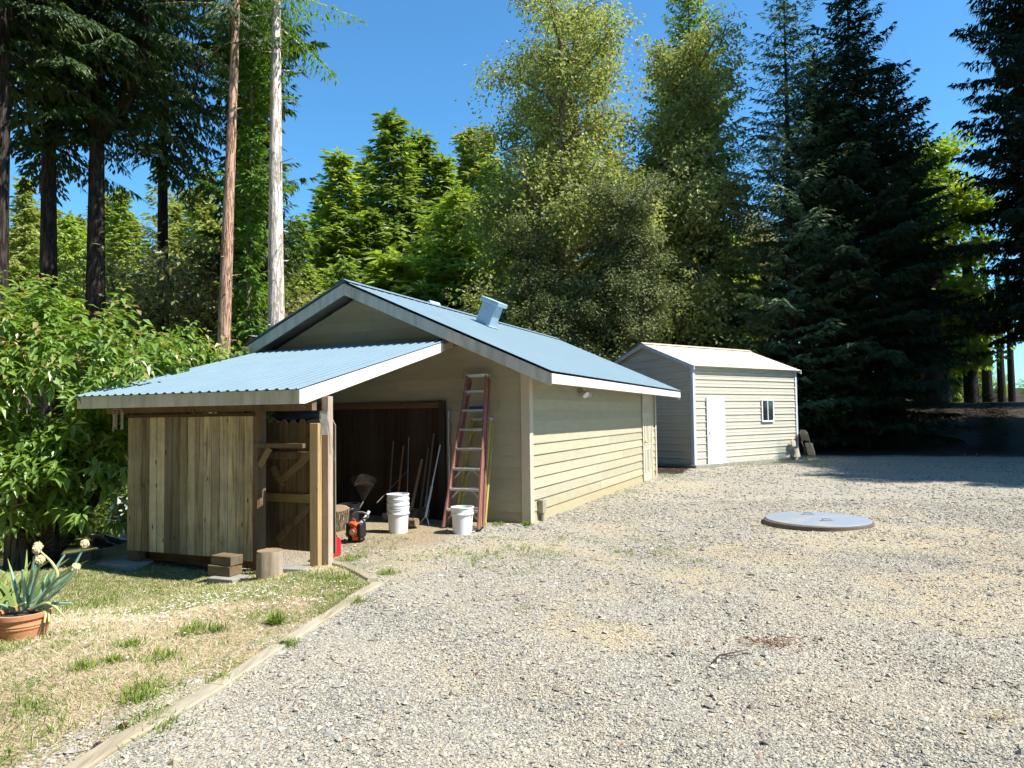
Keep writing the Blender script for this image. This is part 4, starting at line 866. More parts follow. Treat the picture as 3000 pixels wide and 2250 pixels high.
c = t.mix(t.attr('dust'), c, dustc); c = t.mix(t.ramp(t.math('ADD', t.attr('lawn'), t.math('MULTIPLY_ADD', fine, .5, -.25)), [(.4, 0), (.6, 1)]), c, lawnc); c = t.mix(t.attr('forest'), c, forc)
grn = t.math('MULTIPLY', t.attr('lawn'), t.ramp(t.noise(v, 1.3, 5, .65), [(.46, 0), (.6, .6)])); c = t.mix(grn, c, (.24, .27, .075))
h = t.math('ADD', vo.outputs['Distance'], t.math('MULTIPLY', fine, .8))
t.done(t.pbr(c, .9, 0, .2, t.bump(h, .9, .015)))
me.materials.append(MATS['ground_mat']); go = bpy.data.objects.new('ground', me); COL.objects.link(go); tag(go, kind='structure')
go['label'] = 'gravel yard running into dry lawn and forest floor'
# ================================================================ gravel stones
def rock_mesh(P, S, rnd, lod):
    N = len(P)
    if lod:
        g = (1 + 5 ** .5) / 2
        T = np.array([(-1, g, 0), (1, g, 0), (-1, -g, 0), (1, -g, 0), (0, -1, g), (0, 1, g), (0, -1, -g), (0, 1, -g), (g, 0, -1), (g, 0, 1), (-g, 0, -1), (-g, 0, 1)]) / 1.9
        Fc = np.array([(0, 11, 5), (0, 5, 1), (0, 1, 7), (0, 7, 10), (0, 10, 11), (1, 5, 9), (5, 11, 4), (11, 10, 2), (10, 7, 6), (7, 1, 8), (3, 9, 4), (3, 4, 2), (3, 2, 6), (3, 6, 8), (3, 8, 9), (4, 9, 5), (2, 4, 11), (6, 2, 10), (8, 6, 7), (9, 8, 1)])
    else:
        T = np.array([(1, 0, 0), (-1, 0, 0), (0, 1, 0), (0, -1, 0), (0, 0, 1), (0, 0, -1)], float)
        Fc = np.array([(0, 2, 4), (2, 1, 4), (1, 3, 4), (3, 0, 4), (2, 0, 5), (1, 2, 5), (3, 1, 5), (0, 3, 5)])
    V = T[None] * (1 + rng.uniform(-.28, .28, (N, len(T), 3))); V = V * S[:, None, :]
    # random turn: yaw and a tilt
    a = rng.uniform(0, 6.283, N); b = rng.normal(0, .35, N); ca, sa, cb, sb = np.cos(a), np.sin(a), np.cos(b), np.sin(b)
    x, y, z = V[..., 0], V[..., 1], V[..., 2]
    y, z = y * cb[:, None] - z * sb[:, None], y * sb[:, None] + z * cb[:, None]
    x, y = x * ca[:, None] - y * sa[:, None], x * sa[:, None] + y * ca[:, None]
    V = np.stack([x, y, z], -1) + P[:, None, :]
    Fa = (Fc[None] + (np.arange(N) * len(T))[:, None, None]).reshape(-1)
    return V.reshape(-1, 3), Fa, np.repeat(rnd, len(T))
def allowed(x, y):
    u, v = uv(x, y); la, fo, sa, du = masks(x, y); ld = lawn_d(x, y)
    p = np.ones_like(x); p *= 1 - .62 * sa; p *= 1 - .93 * du
    near = np.exp(-np.maximum(0, -v) / 1.6) * (u > -1.6) * (v < .3); p *= 1 - .55 * near
    strip = (ld > 0.04) & (ld < .12 + .5 * fbm(x, y, .9, 21)) & (y < 6.2) & (fbm(x, y, .8, 22) > .34)
    p = np.where(ld > -.06, np.where(strip, .9, .012), p); p *= 1 - .9 * fo
    p[(u > -.05) & (u < 6.2) & (v > -.02) & (v < 8.4)] = 0
    sx = (x - S0.x) * math.sin(SA) + (y - S0.y) * math.cos(SA); sy = -(x - S0.x) * math.cos(SA) + (y - S0.y) * math.sin(SA)
    p[(sx > -.15) & (sx < 5.5) & (sy > -.2) & (sy < 4)] = 0
    p[(x - tk.location.x) ** 2 + (y - tk.location.y) ** 2 < .75 ** 2] = 0
    on_t = (np.abs(ld) < .075) & (y < 8.3) & (x < 0); p[on_t] = 0
    return p
allV, allF, allR, off = [], [], [], 0
for d0, d1, dens, s0, lod in ((2.7, 4.6, 8600, .0048, 0), (4.6, 8.5, 4300, .0058, 0), (8.5, 13, 1100, .0088, 0), (13, 25, 150, .014, 0)):
    n = int(dens * .75 * (d1 ** 2 - d0 ** 2) * 1.12)
    y = np.sqrt(rng.uniform(d0 ** 2, d1 ** 2, n)); x = rng.uniform(-1, 1, n) * (.745 * y + .3)
    keep = rng.random(n) < allowed(x, y) * (.62 + .55 * (fbm(x, y, .7, 31) > .45)); x, y = x[keep], y[keep]; n = len(x)
    s = s0 * np.exp(rng.normal(0, .46, n)); s = np.where(rng.random(n) < .02, s * 2.3, s); s = np.minimum(s, .03)
    S = np.stack([s * rng.uniform(.8, 1.5, n), s * rng.uniform(.7, 1.1, n), s * rng.uniform(.35, .75, n)], 1)
    P = np.stack([x, y, gh(x, y) + S[:, 2] * .45], 1)
    V, Fa, rr_ = rock_mesh(P, S, rng.random(n), lod); allV.append(V); allF.append(Fa + off); allR.append(rr_); off += len(V)
V = np.concatenate(allV); Fa = np.concatenate(allF); rr_ = np.concatenate(allR)
t = NT('gravel_stone'); r = t.attr('rnd')
c = t.ramp(r, [(0, (0.116, 0.121, 0.120)), (.18, (0.233, 0.229, 0.214)), (.45, (0.349, 0.338, 0.300)), (.72, (0.442, 0.419, 0.355)), (.86, (0.419, 0.344, 0.224)), (.94, (0.581, 0.555, 0.482)), (.97, (0.313, 0.183, 0.120)), (1, (0.105, 0.098, 0.093))])
c = t.mix(t.ramp(t.noise(t.coord(), 130, 4), [(.35, .3), (.6, 0)]), c, (0.233, 0.212, 0.175)); wv = t.coord(); dz = t.ramp(t.noise(wv, .55, 4, .6), [(.42, 0), (.66, .5)]); c = t.mix(dz, c, (.44, .385, .285)); t.done(t.pbr(c, .85, 0, .2))
me = mesh_np('gravel', V, Fa, np.full(len(Fa) // 3, 3), rr_); me.materials.append(MATS['gravel_stone']); o = bpy.data.objects.new('gravel', me); COL.objects.link(o); tag(o, 'loose grey crushed gravel covering the yard', kind='stuff')
# ================================================================ leaf-like faces in bulk
def nrmz(a): return a / np.maximum(np.linalg.norm(a, axis=-1, keepdims=True), 1e-9)
def kites(base, d, side, L, W, fold=.25, mid=.45):
    d = nrmz(d); side = nrmz(side - d * (side * d).sum(-1, keepdims=True)); up = np.cross(side, d)
    m_ = base + d * (L * mid)[:, None]; w = (W / 2)[:, None]; f = up * (W * fold)[:, None]
    return np.stack([base, m_ + side * w + f, base + d * L[:, None], m_ - side * w + f], 1).reshape(-1, 3)
def leafobj(name, V, rnd4, mt, parent=None, kind=None, label=None, vper=4):
    n = len(V) // vper
    me = mesh_np(name, V, np.arange(n * vper), np.full(n, vper), np.repeat(rnd4, vper)); me.materials.append(MATS[mt]); o = bpy.data.objects.new(name, me); COL.objects.link(o)
    if parent is not None: o.parent = parent
    tag(o, label, kind=kind); return o
def rdir(n): return nrmz(rng.normal(0, 1, (n, 3)))
# lawn: straw and green blades
def blades(x, y, L, W, pitch, spread_up=.0):
    n = len(x); a = rng.uniform(0, 6.283, n); b = np.stack([x, y, gh(x, y) + .002], 1)
    d = np.stack([np.cos(a) * np.cos(pitch), np.sin(a) * np.cos(pitch), np.sin(pitch)], 1); s = np.stack([-np.sin(a), np.cos(a), np.zeros(n)], 1)
    return kites(b, d, s, L, W, .1, .4)
def lawn_pts(n, ymin=2.6, ymax=9.3):
    y = np.sqrt(rng.uniform(ymin ** 2, ymax ** 2, n)); x = rng.uniform(-.78, 0.1, n) * y; k = lawn_d(x, y) > .03 + .10 * rng.random(n); x, y = x[k], y[k]
    u, v = uv(x, y); strip = (lawn_d(x, y) < .10 + .45 * fbm(x, y, .9, 21)) & (y < 6.2) & (fbm(x, y, .8, 22) > .36)
    k = ~strip & ((v < -3.2) | (u > 4.7)) ; return x[k], y[k]
x, y = lawn_pts(330000); n = len(x)
SV = [blades(x, y, rng.uniform(.03, .10, n), rng.uniform(.0022, .0045, n) * (.7 + y * .09), np.abs(rng.normal(.12, .16, n)))]; SR = [rng.random(n)]
# straw scattered thinly over gravel, thick on the sandy patches
n = 60000; y = np.sqrt(rng.uniform(2.7 ** 2, 13 ** 2, n)); x = rng.uniform(-1, 1, n) * (.75 * y); la, fo, sa, du = masks(x, y); u, v = uv(x, y)
k = (rng.random(n) < .015 + .75 * sa + .35 * np.exp(-np.maximum(0, -v) / 1.3) * (v < .1) * (fbm(x, y, 1.1, 44) > .5)) & (lawn_d(x, y) < 0) & ~((u > 0) & (v > 0) & (u < 6.2)); x, y = x[k], y[k]; n = len(x)
SV.append(blades(x, y, rng.uniform(.02, .07, n), rng.uniform(.003, .007, n), np.abs(rng.normal(.1, .12, n)))); SR.append(rng.random(n))
leafobj('dry_straw', np.concatenate(SV), np.concatenate(SR), 'straw', None, 'stuff', 'dry straw and dead grass over the lawn')
GV, GR = [], []
def tufts(cx, cy, nb, rad, Lm, up=.9):
    n = len(cx); k = np.repeat(np.arange(n), nb); m_ = len(k); x = cx[k] + rng.normal(0, 1, m_) * rad[k]; y = cy[k] + rng.normal(0, 1, m_) * rad[k]
    GV.append(blades(x, y, rng.uniform(.45, 1.15, m_) * Lm[k], rng.uniform(.004, .009, m_) * (.6 + .4 * Lm[k] / .06), np.clip(rng.normal(up, .35, m_), .1, 1.5))); GR.append(np.clip(.35 * rng.random(n)[k] + .65 * rng.random(m_), 0, 1))
x, y = lawn_pts(60000); dens = fbm(x, y, 1.0, 51); k = rng.random(len(x)) < sstep((dens - .40) / .2) * .85 + .08; x, y = x[k], y[k]
tufts(x, y, 9, rng.uniform(.015, .06, len(x)), rng.uniform(.02, .05, len(x)), .55)
# weeds in the gravel near the garage, along its wall, round the shed and the tank lid
n = 30000; y = np.sqrt(rng.uniform(3 ** 2, 24 ** 2, n)); x = rng.uniform(-.5, .6, n) * y; u, v = uv(x, y); f = fbm(x, y, 1.1, 61)
sx = (x - S0.x) * math.sin(SA) + (y - S0.y) * math.cos(SA); sy = -(x - S0.x) * math.cos(SA) + (y - S0.y) * math.sin(SA)
w = sstep((f - .52) / .12) * 1.25 * (np.exp(-((v + 2.1) / 1.6) ** 2) * (u > -2.8) * (u < 2.0)) + .9 * sstep((f - .45) / .1) * (u < 0) * (u > -.5) * (v > -.6) * (v < 9.6) + 1.2 * sstep((f - .45) / .12) * (sy < -.1) * (sy > -1.1) * (sx > -.5) * (sx < 7.5)
w += .8 * sstep((f - .62) / .08) * (y > 8) * (y < 11) * (x > 1.8) * (x < 5.5); w += .02 * (f > .62)
w += 1.0 * np.exp(-(np.abs(lawn_d(x, y)) / .13) ** 2) * sstep((f - .56) / .1) * (x < 0) * (y < 8.3)
k = (rng.random(n) < w * .55) & ~((u > -.02) & (v > -.02) & (u < 6.2) & (v < 8.35)) & ~((u > .5) & (v > -1.3) & (v < 0)) & ~((sx > -.1) & (sx < 5.5) & (sy > -.13) & (sy < 4)) & ((x - tk.location.x) ** 2 + (y - tk.location.y) ** 2 > .78 ** 2)
x, y = x[k], y[k]; tufts(x, y, 12, rng.uniform(.02, .07, len(x)), rng.uniform(.025, .07, len(x)), .6)
# bigger clumps placed where the photograph shows them
big = [(560, 1855, .10, .10), (470, 1935, .10, .09), (330, 1940, .05, .07), (380, 1895, .07, .08), (245, 1960, .06, .08), (640, 1850, .05, .07), (940, 1690, .16, .09), (985, 1700, .1, .08), (870, 1690, .2, .07), (1030, 1640, .10, .09), (455, 2130, .12, .06), (445, 2110, .10, .06), (650, 1990, .06, .05), (845, 1890, .05, .06), (1040, 1765, .08, .06), (310, 1760, .18, .07), (270, 1780, .16, .07), (60, 2160, .2, .07), (90, 2080, .12, .07), (30, 1885, .2, .06), (20, 1910, .12, .05), (1545, 1540, .05, .09), (1460, 1538, .09, .06), (440, 2020, .1, .08), (400, 2050, .08, .08), (810, 1830, .03, .12), (1140, 1682, .07, .07), (1960, 1398, .2, .07), (2395, 1352, .4, .10), (2440, 1349, .3, .10)]
bp = [ong(a, b) for a, b, _, _ in big]
tufts(np.array([p.x for p in bp]), np.array([p.y for p in bp]), 170, np.array([b[2] for b in big]) * .75, np.array([b[3] for b in big]), .75)
leafobj('green_grass', np.concatenate(GV), np.concatenate(GR), 'grass_green', None, 'stuff', 'green grass tufts and weeds in lawn and gravel')
# daisies
x, y = lawn_pts(9000, 4.5, 8); k = (rng.random(len(x)) < .5 * np.exp(-(((x + 2.9) / 1.0) ** 2 + ((y - 6.4) / .7) ** 2)) * .5 + .006) & (x > -5); x, y = x[k], y[k]; n = len(x)
Vv = []; L = np.full(n, .022); 
for a in range(5):
    an = a * 1.2566; d = np.tile(np.array([[math.cos(an), math.sin(an), .25]]), (n, 1)); Vv.append(kites(np.stack([x, y, gh(x, y) + .035], 1), d, np.cross(d, [0, 0, 1.0]), L * .62, L * .5, .05, .6))
leafobj('daisies', np.concatenate(Vv), np.tile(rng.random(n), 5), 'daisy', None, 'stuff', 'tiny white daisies dotted over the lawn by the fence shadow')
# fallen twig and dead leaves on the gravel
p = ong(2085, 1955); q = ong(2150, 1925); m = MB(); m.tube([p + Vector((0, 0, .025)), p.lerp(q, .4) + Vector((0, .03, .04)), q + Vector((0, 0, .03)), q + Vector((.12, .08, .02))], [.006, .006, .004, .002], 6); m.tube([p.lerp(q, .5) + Vector((0, .02, .035)), q + Vector((.02, -.05, .03))], .003, 5); o = m.build('fallen_twig', 'driftwood', None, 'W', tuple(p)); tag(o, 'thin dark fallen twig on the open gravel', 'twig')
for (px, py, rx, nn, lb) in ((2255, 1892, .11, 130, 'clump of reddish dead conifer needles on the gravel'), (2925, 2105, .10, 90, 'dry straw clump at the right edge of the gravel')):
    c = ong(px, py); x = c.x + rng.normal(0, rx, nn); y = c.y + rng.normal(0, rx * .45, nn); nb = np.stack([x, y, gh(x, y) + rng.uniform(.012, .04, nn)], 1); d = rdir(nn); d[:, 2] *= .3
    V = kites(nb, d, rdir(nn), rng.uniform(.03, .09, nn), rng.uniform(.004, .009, nn)) - np.array(c)
    o = leafobj('dead_needles', V, rng.random(nn), 'dead_leaf' if px < 2500 else 'straw', None, None, lb); o.location = c; o['kind'] = 'stuff'
# ================================================================ trees
def trunk_mb(m, H, r0, r1, lean=(0, 0), n=14, rings=14, wob=.04, flare=.35, seed=0):
    rg = random.Random(seed); pts = []; rs = []
    for i in range(rings + 1):
        f = i / rings; pts.append((lean[0] * f + wob * math.sin(f * 7 + seed), lean[1] * f + wob * math.cos(f * 5 + seed), H * f - (.3 if i == 0 else 0)))
        rs.append((r0 + (r1 - r0) * f) * (1 + flare * max(0, 1 - f * rings / 2.2) ** 2))
    m.tube(pts, rs, n, True, jit=.03)
    return lambda z: Vector((lean[0] * z / H + wob * math.sin(z / H * 7 + seed), lean[1] * z / H + wob * math.cos(z / H * 5 + seed), z))
def conifer(seed, H, hb, Rr, nb,  prof=None, rise=.15, droop=.35, up=.12, step=.22, tw=.36, fstep=.14, fl=.24, fwid=.075, hang=.12, r0=.22, lean=(0, 0), limbs=True, az_bias=None, face=.8):
    rng2 = np.random.default_rng(seed); rg = random.Random(seed); mt = MB(); ax = trunk_mb(mt, H, r0, .02, lean, seed=seed)
    prof = prof or (lambda t: (1 - t) ** 1.0 * min(1, .62 + 2.2 * t))
    TB_, TD, TS, TL, TR = [], [], [], [], []
    for i in range(nb):
        t = ((i + rg.random()) / nb); z = hb + (H - hb) * t; L = max(.13, Rr * prof(t) * rg.uniform(.55, 1.12)); a = i * 2.399 + rg.uniform(-.5, .5)
        if az_bias and rg.random() < az_bias[1]: a = az_bias[0] + rg.gauss(0, .5)
        hd = np.array([math.cos(a), math.sin(a), 0]); p0 = np.array(ax(z)); rs_ = rise + (t * .45) + rg.uniform(-.12, .12); dr = droop * rg.uniform(.6, 1.3) * (1 - .5 * t)
        ns = max(3, int(L / step)); s = np.linspace(.1, 1, ns); f = lambda s: p0 + hd * (L * s)[:, None] + np.array([0, 0, 1]) * (L * (rs_ * s - dr * s ** 2 + up * s ** 3))[:, None]
        P = f(s); T = nrmz(f(s + .02) - P); sd = np.cross(T, [0, 0, 1.0]); sd = nrmz(sd)
        br = rg.random()
        for q in (-1, 1):
            tl = (L * tw * (1 - s * .92) ** .75 + .14) * rng2.uniform(.6, 1.15, ns)
            D = nrmz(T * rng2.uniform(.45, .9, (ns, 1)) + sd * q + np.array([0, 0, -hang]) + rng2.normal(0, .12, (ns, 3)))
            TB_.append(P); TD.append(D); TS.append(np.cross(D, np.cross(T, sd))); TL.append(tl); TR.append(np.full(ns, br))
        TB_.append(P[-2:]); TD.append(T[-2:]); TS.append(sd[-2:]); TL.append(np.full(2, .3)); TR.append(np.full(2, br))
        if limbs and L > .5 and True:
            pw = f(np.array([0, .3, .65, 1.0])); mt.tube(pw, [.012 + .018 * L / 2, .01 + .01 * L / 2, .008, .003], 4, False)
    if hb > 9:
        for i in range(34):
            z = rg.uniform(1.5, hb + 2); a = rg.uniform(0, 6.28); p = ax(z); rr0 = (r0 + (.02 - r0) * z / H) * .9; h_ = Vector((math.cos(a), math.sin(a), rg.uniform(-.3, .3))); mt.tube([p + h_ * rr0 * .8, p + h_ * (rr0 + rg.uniform(.03, .22) * (1 if rg.random() < .75 else 3))], [.022, .008], 5)
    B = np.concatenate(TB_); D = np.concatenate(TD); S = np.concatenate(TS); L = np.concatenate(TL); Rn = np.concatenate(TR)
    cnt = np.maximum(2, (L / fstep).astype(int)) * 2; k = np.repeat(np.arange(len(B)), cnt); n = len(k); s = rng2.random(n) ** .8
    base = B[k] + D[k] * (L[k] * s)[:, None] + np.array([0, 0, -1]) * (hang * L[k] * s ** 2)[:, None]
    sg = np.where(rng2.random(n) < .5, -1, 1)[:, None]; d = nrmz(D[k] + sg * S[k] * rng2.uniform(.2, .8, (n, 1)) + np.array([0, 0, -hang - face * .75]) + rng2.normal(0, .22, (n, 3)))
    out = base * np.array([1, 1, 0]); out = nrmz(out) * face + np.array([0, 0, .75])
    V = kites(base, d, np.cross(d, out + rng2.normal(0, .38, (n, 3))), fl * rng2.uniform(.55, 1.25, n), fwid * rng2.uniform(.6, 1.3, n), .2)
    # spire
    m_ = 60; zt_ = H + .25 - rng2.random(m_) * 1.3; b2 = np.array([ax(H)]) * 1.0 + np.stack([np.zeros(m_), np.zeros(m_), zt_ - H], 1); d2 = nrmz(rng2.normal(0, .6, (m_, 3)) + [0, 0, .9]); V2 = kites(b2, d2, rdir(m_), fl * rng2.uniform(.6, 1.2, m_), np.full(m_, fwid))
    return mt, np.concatenate([V, V2]), np.concatenate([np.clip(.45 * Rn[k] + .4 * rng2.random(n) + .15 * s, 0, 1), rng2.random(m_)])
def broadleaf(seed, H, hb, Rr, nl, clusters, per, leaf=.10, lw=.55, csz=.35, r0=.16, prof=None, droop=.5, upang=.7, stems=1, flat=.7, string=0.0):
    rng2 = np.random.default_rng(seed); rg = random.Random(seed); mt = MB(); prof = prof or (lambda t: math.sin(math.pi * min(1, .12 + t * .88)) ** .6); C, CRn = [], []
    for st in range(stems):
        a0 = rg.uniform(0, 6.28); ln = (math.cos(a0) * Rr * .35 * (stems > 1), math.sin(a0) * Rr * .35 * (stems > 1)); Hs = H * (1 if st == 0 else rg.uniform(.7, .97)); ax = trunk_mb(mt, Hs, r0 * (1 if st == 0 else .75), .02, ln, wob=.12, seed=seed + st)
        for i in range(nl):
            t = (i + rg.random()) / nl; z = hb + (Hs - hb) * t; L = max(.4, Rr * prof(t) * rg.uniform(.5, 1.15)); a = i * 2.399 + rg.uniform(-.7, .7); p0 = ax(z); e = upang * rg.uniform(.5, 1.2); hd = Vector((math.cos(a), math.sin(a), 0)); pts = []
            for j in range(6):
                f = j / 5; pts.append(p0 + hd * L * f * (1 - .15 * f) * (math.cos(min(e, 1.3)) ** .7) + Vector((0, 0, L * (math.sin(min(e, 1.45)) * f - .18 * f * f))) + Vector((rg.uniform(-.08, .08), rg.uniform(-.08, .08), rg.uniform(-.08, .08))) * L * f)
            mt.tube(pts, [.03 * L ** .7 * (1 - .85 * j / 5) + .004 for j in range(6)], 5, False)
            nc = max(2, int(clusters * L / Rr)); rb = rg.random()
            for c_ in range(nc):
                f = rg.uniform(.25, 1.0) ** .7; q = f * 5; j = min(4, int(q)); p = pts[j].lerp(pts[j + 1], q - j); off = Vector((rg.gauss(0, 1), rg.gauss(0, 1), rg.gauss(0, .8))) * (.22 * L * (1.1 - f) + .12); pe = p + off
                if rg.random() < .5: mt.tube([p, p.lerp(pe, .5) + Vector((0, 0, .04)), pe], [.010, .007, .003], 3, False)
                C.append(pe); CRn.append(.5 * rb + .5 * rg.random())
    C = np.array(C); CRn = np.array(CRn); k = np.repeat(np.arange(len(C)), rng2.integers(int(per * .5), int(per * 1.5), len(C))); n = len(k)
    r = rng2.normal(0, 1, (n, 3)) * np.array([csz, csz, csz * flat]) * rng2.uniform(.5, 1.1, len(C))[k][:, None]; base = C[k] + r - np.array([0, 0, 1.0]) * (string * rng2.random(n) * rng2.uniform(.3, 1.2, len(C))[k])[:, None]; d = nrmz(nrmz(r) * .6 + rng2.normal(0, .5, (n, 3)) + [0, 0, -droop])
    out = nrmz(base * np.array([1, 1, 0])) * .8 + np.array([0, 0, .7]); V = kites(base, d, np.cross(d, out + rng2.normal(0, .45, (n, 3))), leaf * rng2.uniform(.6, 1.3, n), leaf * lw * rng2.uniform(.7, 1.2, n), .18, .45)
    return mt, V, np.clip(.5 * CRn[k] + .5 * rng2.random(n), 0, 1)
PRO = {}
def proto(name, gen, H): PRO[name] = (gen, H)
proto('fir_a', conifer(11, 16, .6, 4.3, 270, fl=.30, fwid=.11, tw=.44, fstep=.085), 16)
proto('fir_b', conifer(12, 17, .8, 3.7, 270, fl=.30, fwid=.11, tw=.44, fstep=.085), 17)
proto('fir_slim', conifer(13, 15, .5, 2.2, 230, rise=.2, fl=.27, fwid=.10, tw=.46, fstep=.09), 15)
proto('fir_lush', conifer(14, 13, .3, 3.9, 230, lambda t: (1 - t) ** .65 * min(1, .75 + t), rise=.25, droop=.4, hang=.2, fl=.29, fwid=.11, tw=.43, fstep=.09), 13)
proto('pine_open', conifer(15, 17, 3, 3.6, 70, rise=.25, droop=.2, step=.24, fl=.34, fwid=.09, tw=.42), 17)
proto('redwood', conifer(16, 24, .8, 6.2, 270, lambda t: (1 - t) ** .62 * min(1, .8 + .8 * t), rise=.02, droop=.18, up=.1, step=.22, tw=.34, fstep=.13, fl=.36, fwid=.12, hang=.12, r0=.36), 24)
proto('redwood_clear', conifer(26, 24, 4.6, 6.0, 230, lambda t: (1 - t) ** .6 * min(1, .7 + 1.2 * t), rise=.02, droop=.2, up=.1, step=.22, tw=.34, fstep=.13, fl=.36, fwid=.12, hang=.12, r0=.36), 24)
proto('redwood_airy', conifer(17, 24, 1.5, 5.4, 190, lambda t: (1 - t) ** .55 * min(1, .6 + t), rise=.0, droop=.1, up=.12, step=.24, tw=.32, fstep=.14, fl=.32, fwid=.085, hang=.08, r0=.34), 24)
proto('redwood_high', conifer(18, 26, 12.4, 4.6, 88, lambda t: (1 - t) ** .5 * min(1, .5 + 2.5 * t), rise=-.05, droop=.45, up=.1, step=.16, tw=.34, fstep=.09, fl=.23, fwid=.075, hang=.25, r0=.36), 26)
proto('redwood_high_b', conifer(19, 26, 11.4, 4.4, 88, lambda t: (1 - t) ** .5 * min(1, .5 + 2.5 * t), rise=-.1, droop=.4, up=.1, step=.16, tw=.34, fstep=.09, fl=.23, fwid=.075, hang=.25, r0=.33), 26)
proto('sprouty', conifer(20, 15, 1.6, .95, 230, lambda t: max(.12, .55 + .75 * math.sin(t * 41) * math.sin(t * 17 + 1)), rise=.1, droop=.25, step=.14, tw=.5, fstep=.07, fl=.19, fwid=.07, hang=.2, r0=.12), 15)
proto('pale_trunk', conifer(21, 24, 14.4, 2.6, 46, lambda t: .9 - .6 * t, rise=-.05, droop=.4, step=.16, tw=.34, fstep=.09, fl=.19, fwid=.05, hang=.25, r0=.30), 24)
proto('red_trunk', conifer(22, 24, 13.2, 2.6, 40, lambda t: .9 - .6 * t, rise=-.05, droop=.4, step=.16, tw=.34, fstep=.09, fl=.19, fwid=.05, hang=.25, r0=.22, lean=(.5, 0)), 24)
proto('poplar_a', broadleaf(31, 18.0, 1.6, 4.6, 46, 38, 28, .145, .6, .20, .15, lambda t: (.95 + .25 * math.sin(t * 17 + 1)) * (1 - t * .5), .6, 1.05, 3, 1.0, .75), 18.5)
proto('poplar_b', broadleaf(32, 15.5, .8, 4.0, 50, 38, 28, .145, .6, .20, .15, lambda t: (.95 + .2 * math.sin(t * 15)) * (1 - t * .58), .6, 1.05, 2, 1.0, .7), 16)
proto('alder', broadleaf(33, 11, .6, 3.2, 34, 36, 30, .15, .62, .24, .12, None, .5, .8, 2, .8, .45), 11)
proto('maple', broadleaf(34, 9.5, .8, 2.0, 24, 28, 52, .18, .85, .32, .12, None, .25, .6, 1, .45), 9.5)
proto('grey_bush', broadleaf(35, 7.0, .5, 3.0, 18, 28, 26, .12, .5, .36, .10, None, .3, .6, 4), 7.0)
proto('low_fir', conifer(23, 6, .2, 2.0, 120, rise=.25, droop=.35, fl=.26, fwid=.11, r0=.09), 6)
DONE = {}
def tree(name, pro, mt, bk, label, px, depth, apex=None, H=None, wide=1.0, rz=None, cat='tree', group=None, x=None):
    (mbt, V, rn), h0 = PRO[pro]; X = atd(px, depth) if x is None else x; z0 = ghf(X, depth) - .05
    if apex is not None: H = topz(px, apex, depth) - z0
    t = thing(name, label, cat, 'W', (X, depth, z0), group); s = H / h0; t.scale = (s * wide, s * wide, s); t.rotation_euler.z = random.uniform(0, 6.28) if rz is None else rz
    if pro not in DONE:
        ORG['_z'] = Vector((0, 0, 0)); tr_ = mbt.build('trunk', bk, None, smooth=True); tr_.parent = t; cr = leafobj('crown', V, rn, mt, t); DONE[pro] = (tr_, cr)
    else:
        a, b = DONE[pro]
        for src, mm in ((a, bk), (b, mt)):
            c = src.copy(); COL.objects.link(c); c.parent = t
            c.material_slots[0].link = 'OBJECT'; c.material_slots[0].material = MATS[mm]
    return t
FB = 'firs behind the garage'
# left: tall redwoods with high crowns
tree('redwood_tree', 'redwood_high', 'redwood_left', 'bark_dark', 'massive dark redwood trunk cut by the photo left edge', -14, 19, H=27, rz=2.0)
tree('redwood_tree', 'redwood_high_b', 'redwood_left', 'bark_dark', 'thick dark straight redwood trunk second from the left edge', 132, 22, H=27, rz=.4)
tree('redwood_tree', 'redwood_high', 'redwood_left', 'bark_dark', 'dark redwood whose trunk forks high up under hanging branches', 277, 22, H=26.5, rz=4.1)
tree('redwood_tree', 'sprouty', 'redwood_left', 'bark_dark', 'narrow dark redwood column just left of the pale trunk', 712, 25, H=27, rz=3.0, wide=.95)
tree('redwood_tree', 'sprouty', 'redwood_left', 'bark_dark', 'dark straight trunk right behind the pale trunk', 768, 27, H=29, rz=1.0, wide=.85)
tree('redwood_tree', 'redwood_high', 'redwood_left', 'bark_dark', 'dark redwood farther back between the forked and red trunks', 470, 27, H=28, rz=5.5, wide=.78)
# the fork of the forked tree
m = MB(); xb = atd(277, 22); P_ = lambda px, py: Vector((atd(px, 22), 22, topz(px, py, 22)))
m.tube([P_(283, 400), P_(300, 345), P_(350, 300), P_(400, 180), P_(412, 60), P_(415, -100)], [.27, .25, .23, .2, .18, .15], 12); m.tube([P_(272, 400), P_(262, 350), P_(248, 300), P_(245, 150)], [.25, .18, .13, .1], 10)
fork_parent = [o for o in bpy.data.objects if o.get('label', '').startswith('dark redwood whose trunk forks')][0]
o = m.build('forked_limb', 'bark_dark', None, smooth=True); bpy.context.view_layer.update(); o.parent = fork_parent; o.matrix_parent_inverse = fork_parent.matrix_world.inverted()
tree('redwood_tree', 'red_trunk', 'redwood_left', 'bark_red', 'slender reddish-barked redwood trunk left of the garage gable', 649, 20.5, H=25, rz=0.0)
tree('redwood_tree', 'pale_trunk', 'sprout_green', 'bark_pale', 'tall pale sunlit trunk rising behind the gable left slope', 808, 21.5, H=25, rz=.9)
tree('sapling_tree', 'sprouty', 'sprout_green', 'bark_grey', 'thin grey trunk clothed in bright sprouts beside the pale trunk', 731, 22.5, H=16.5)
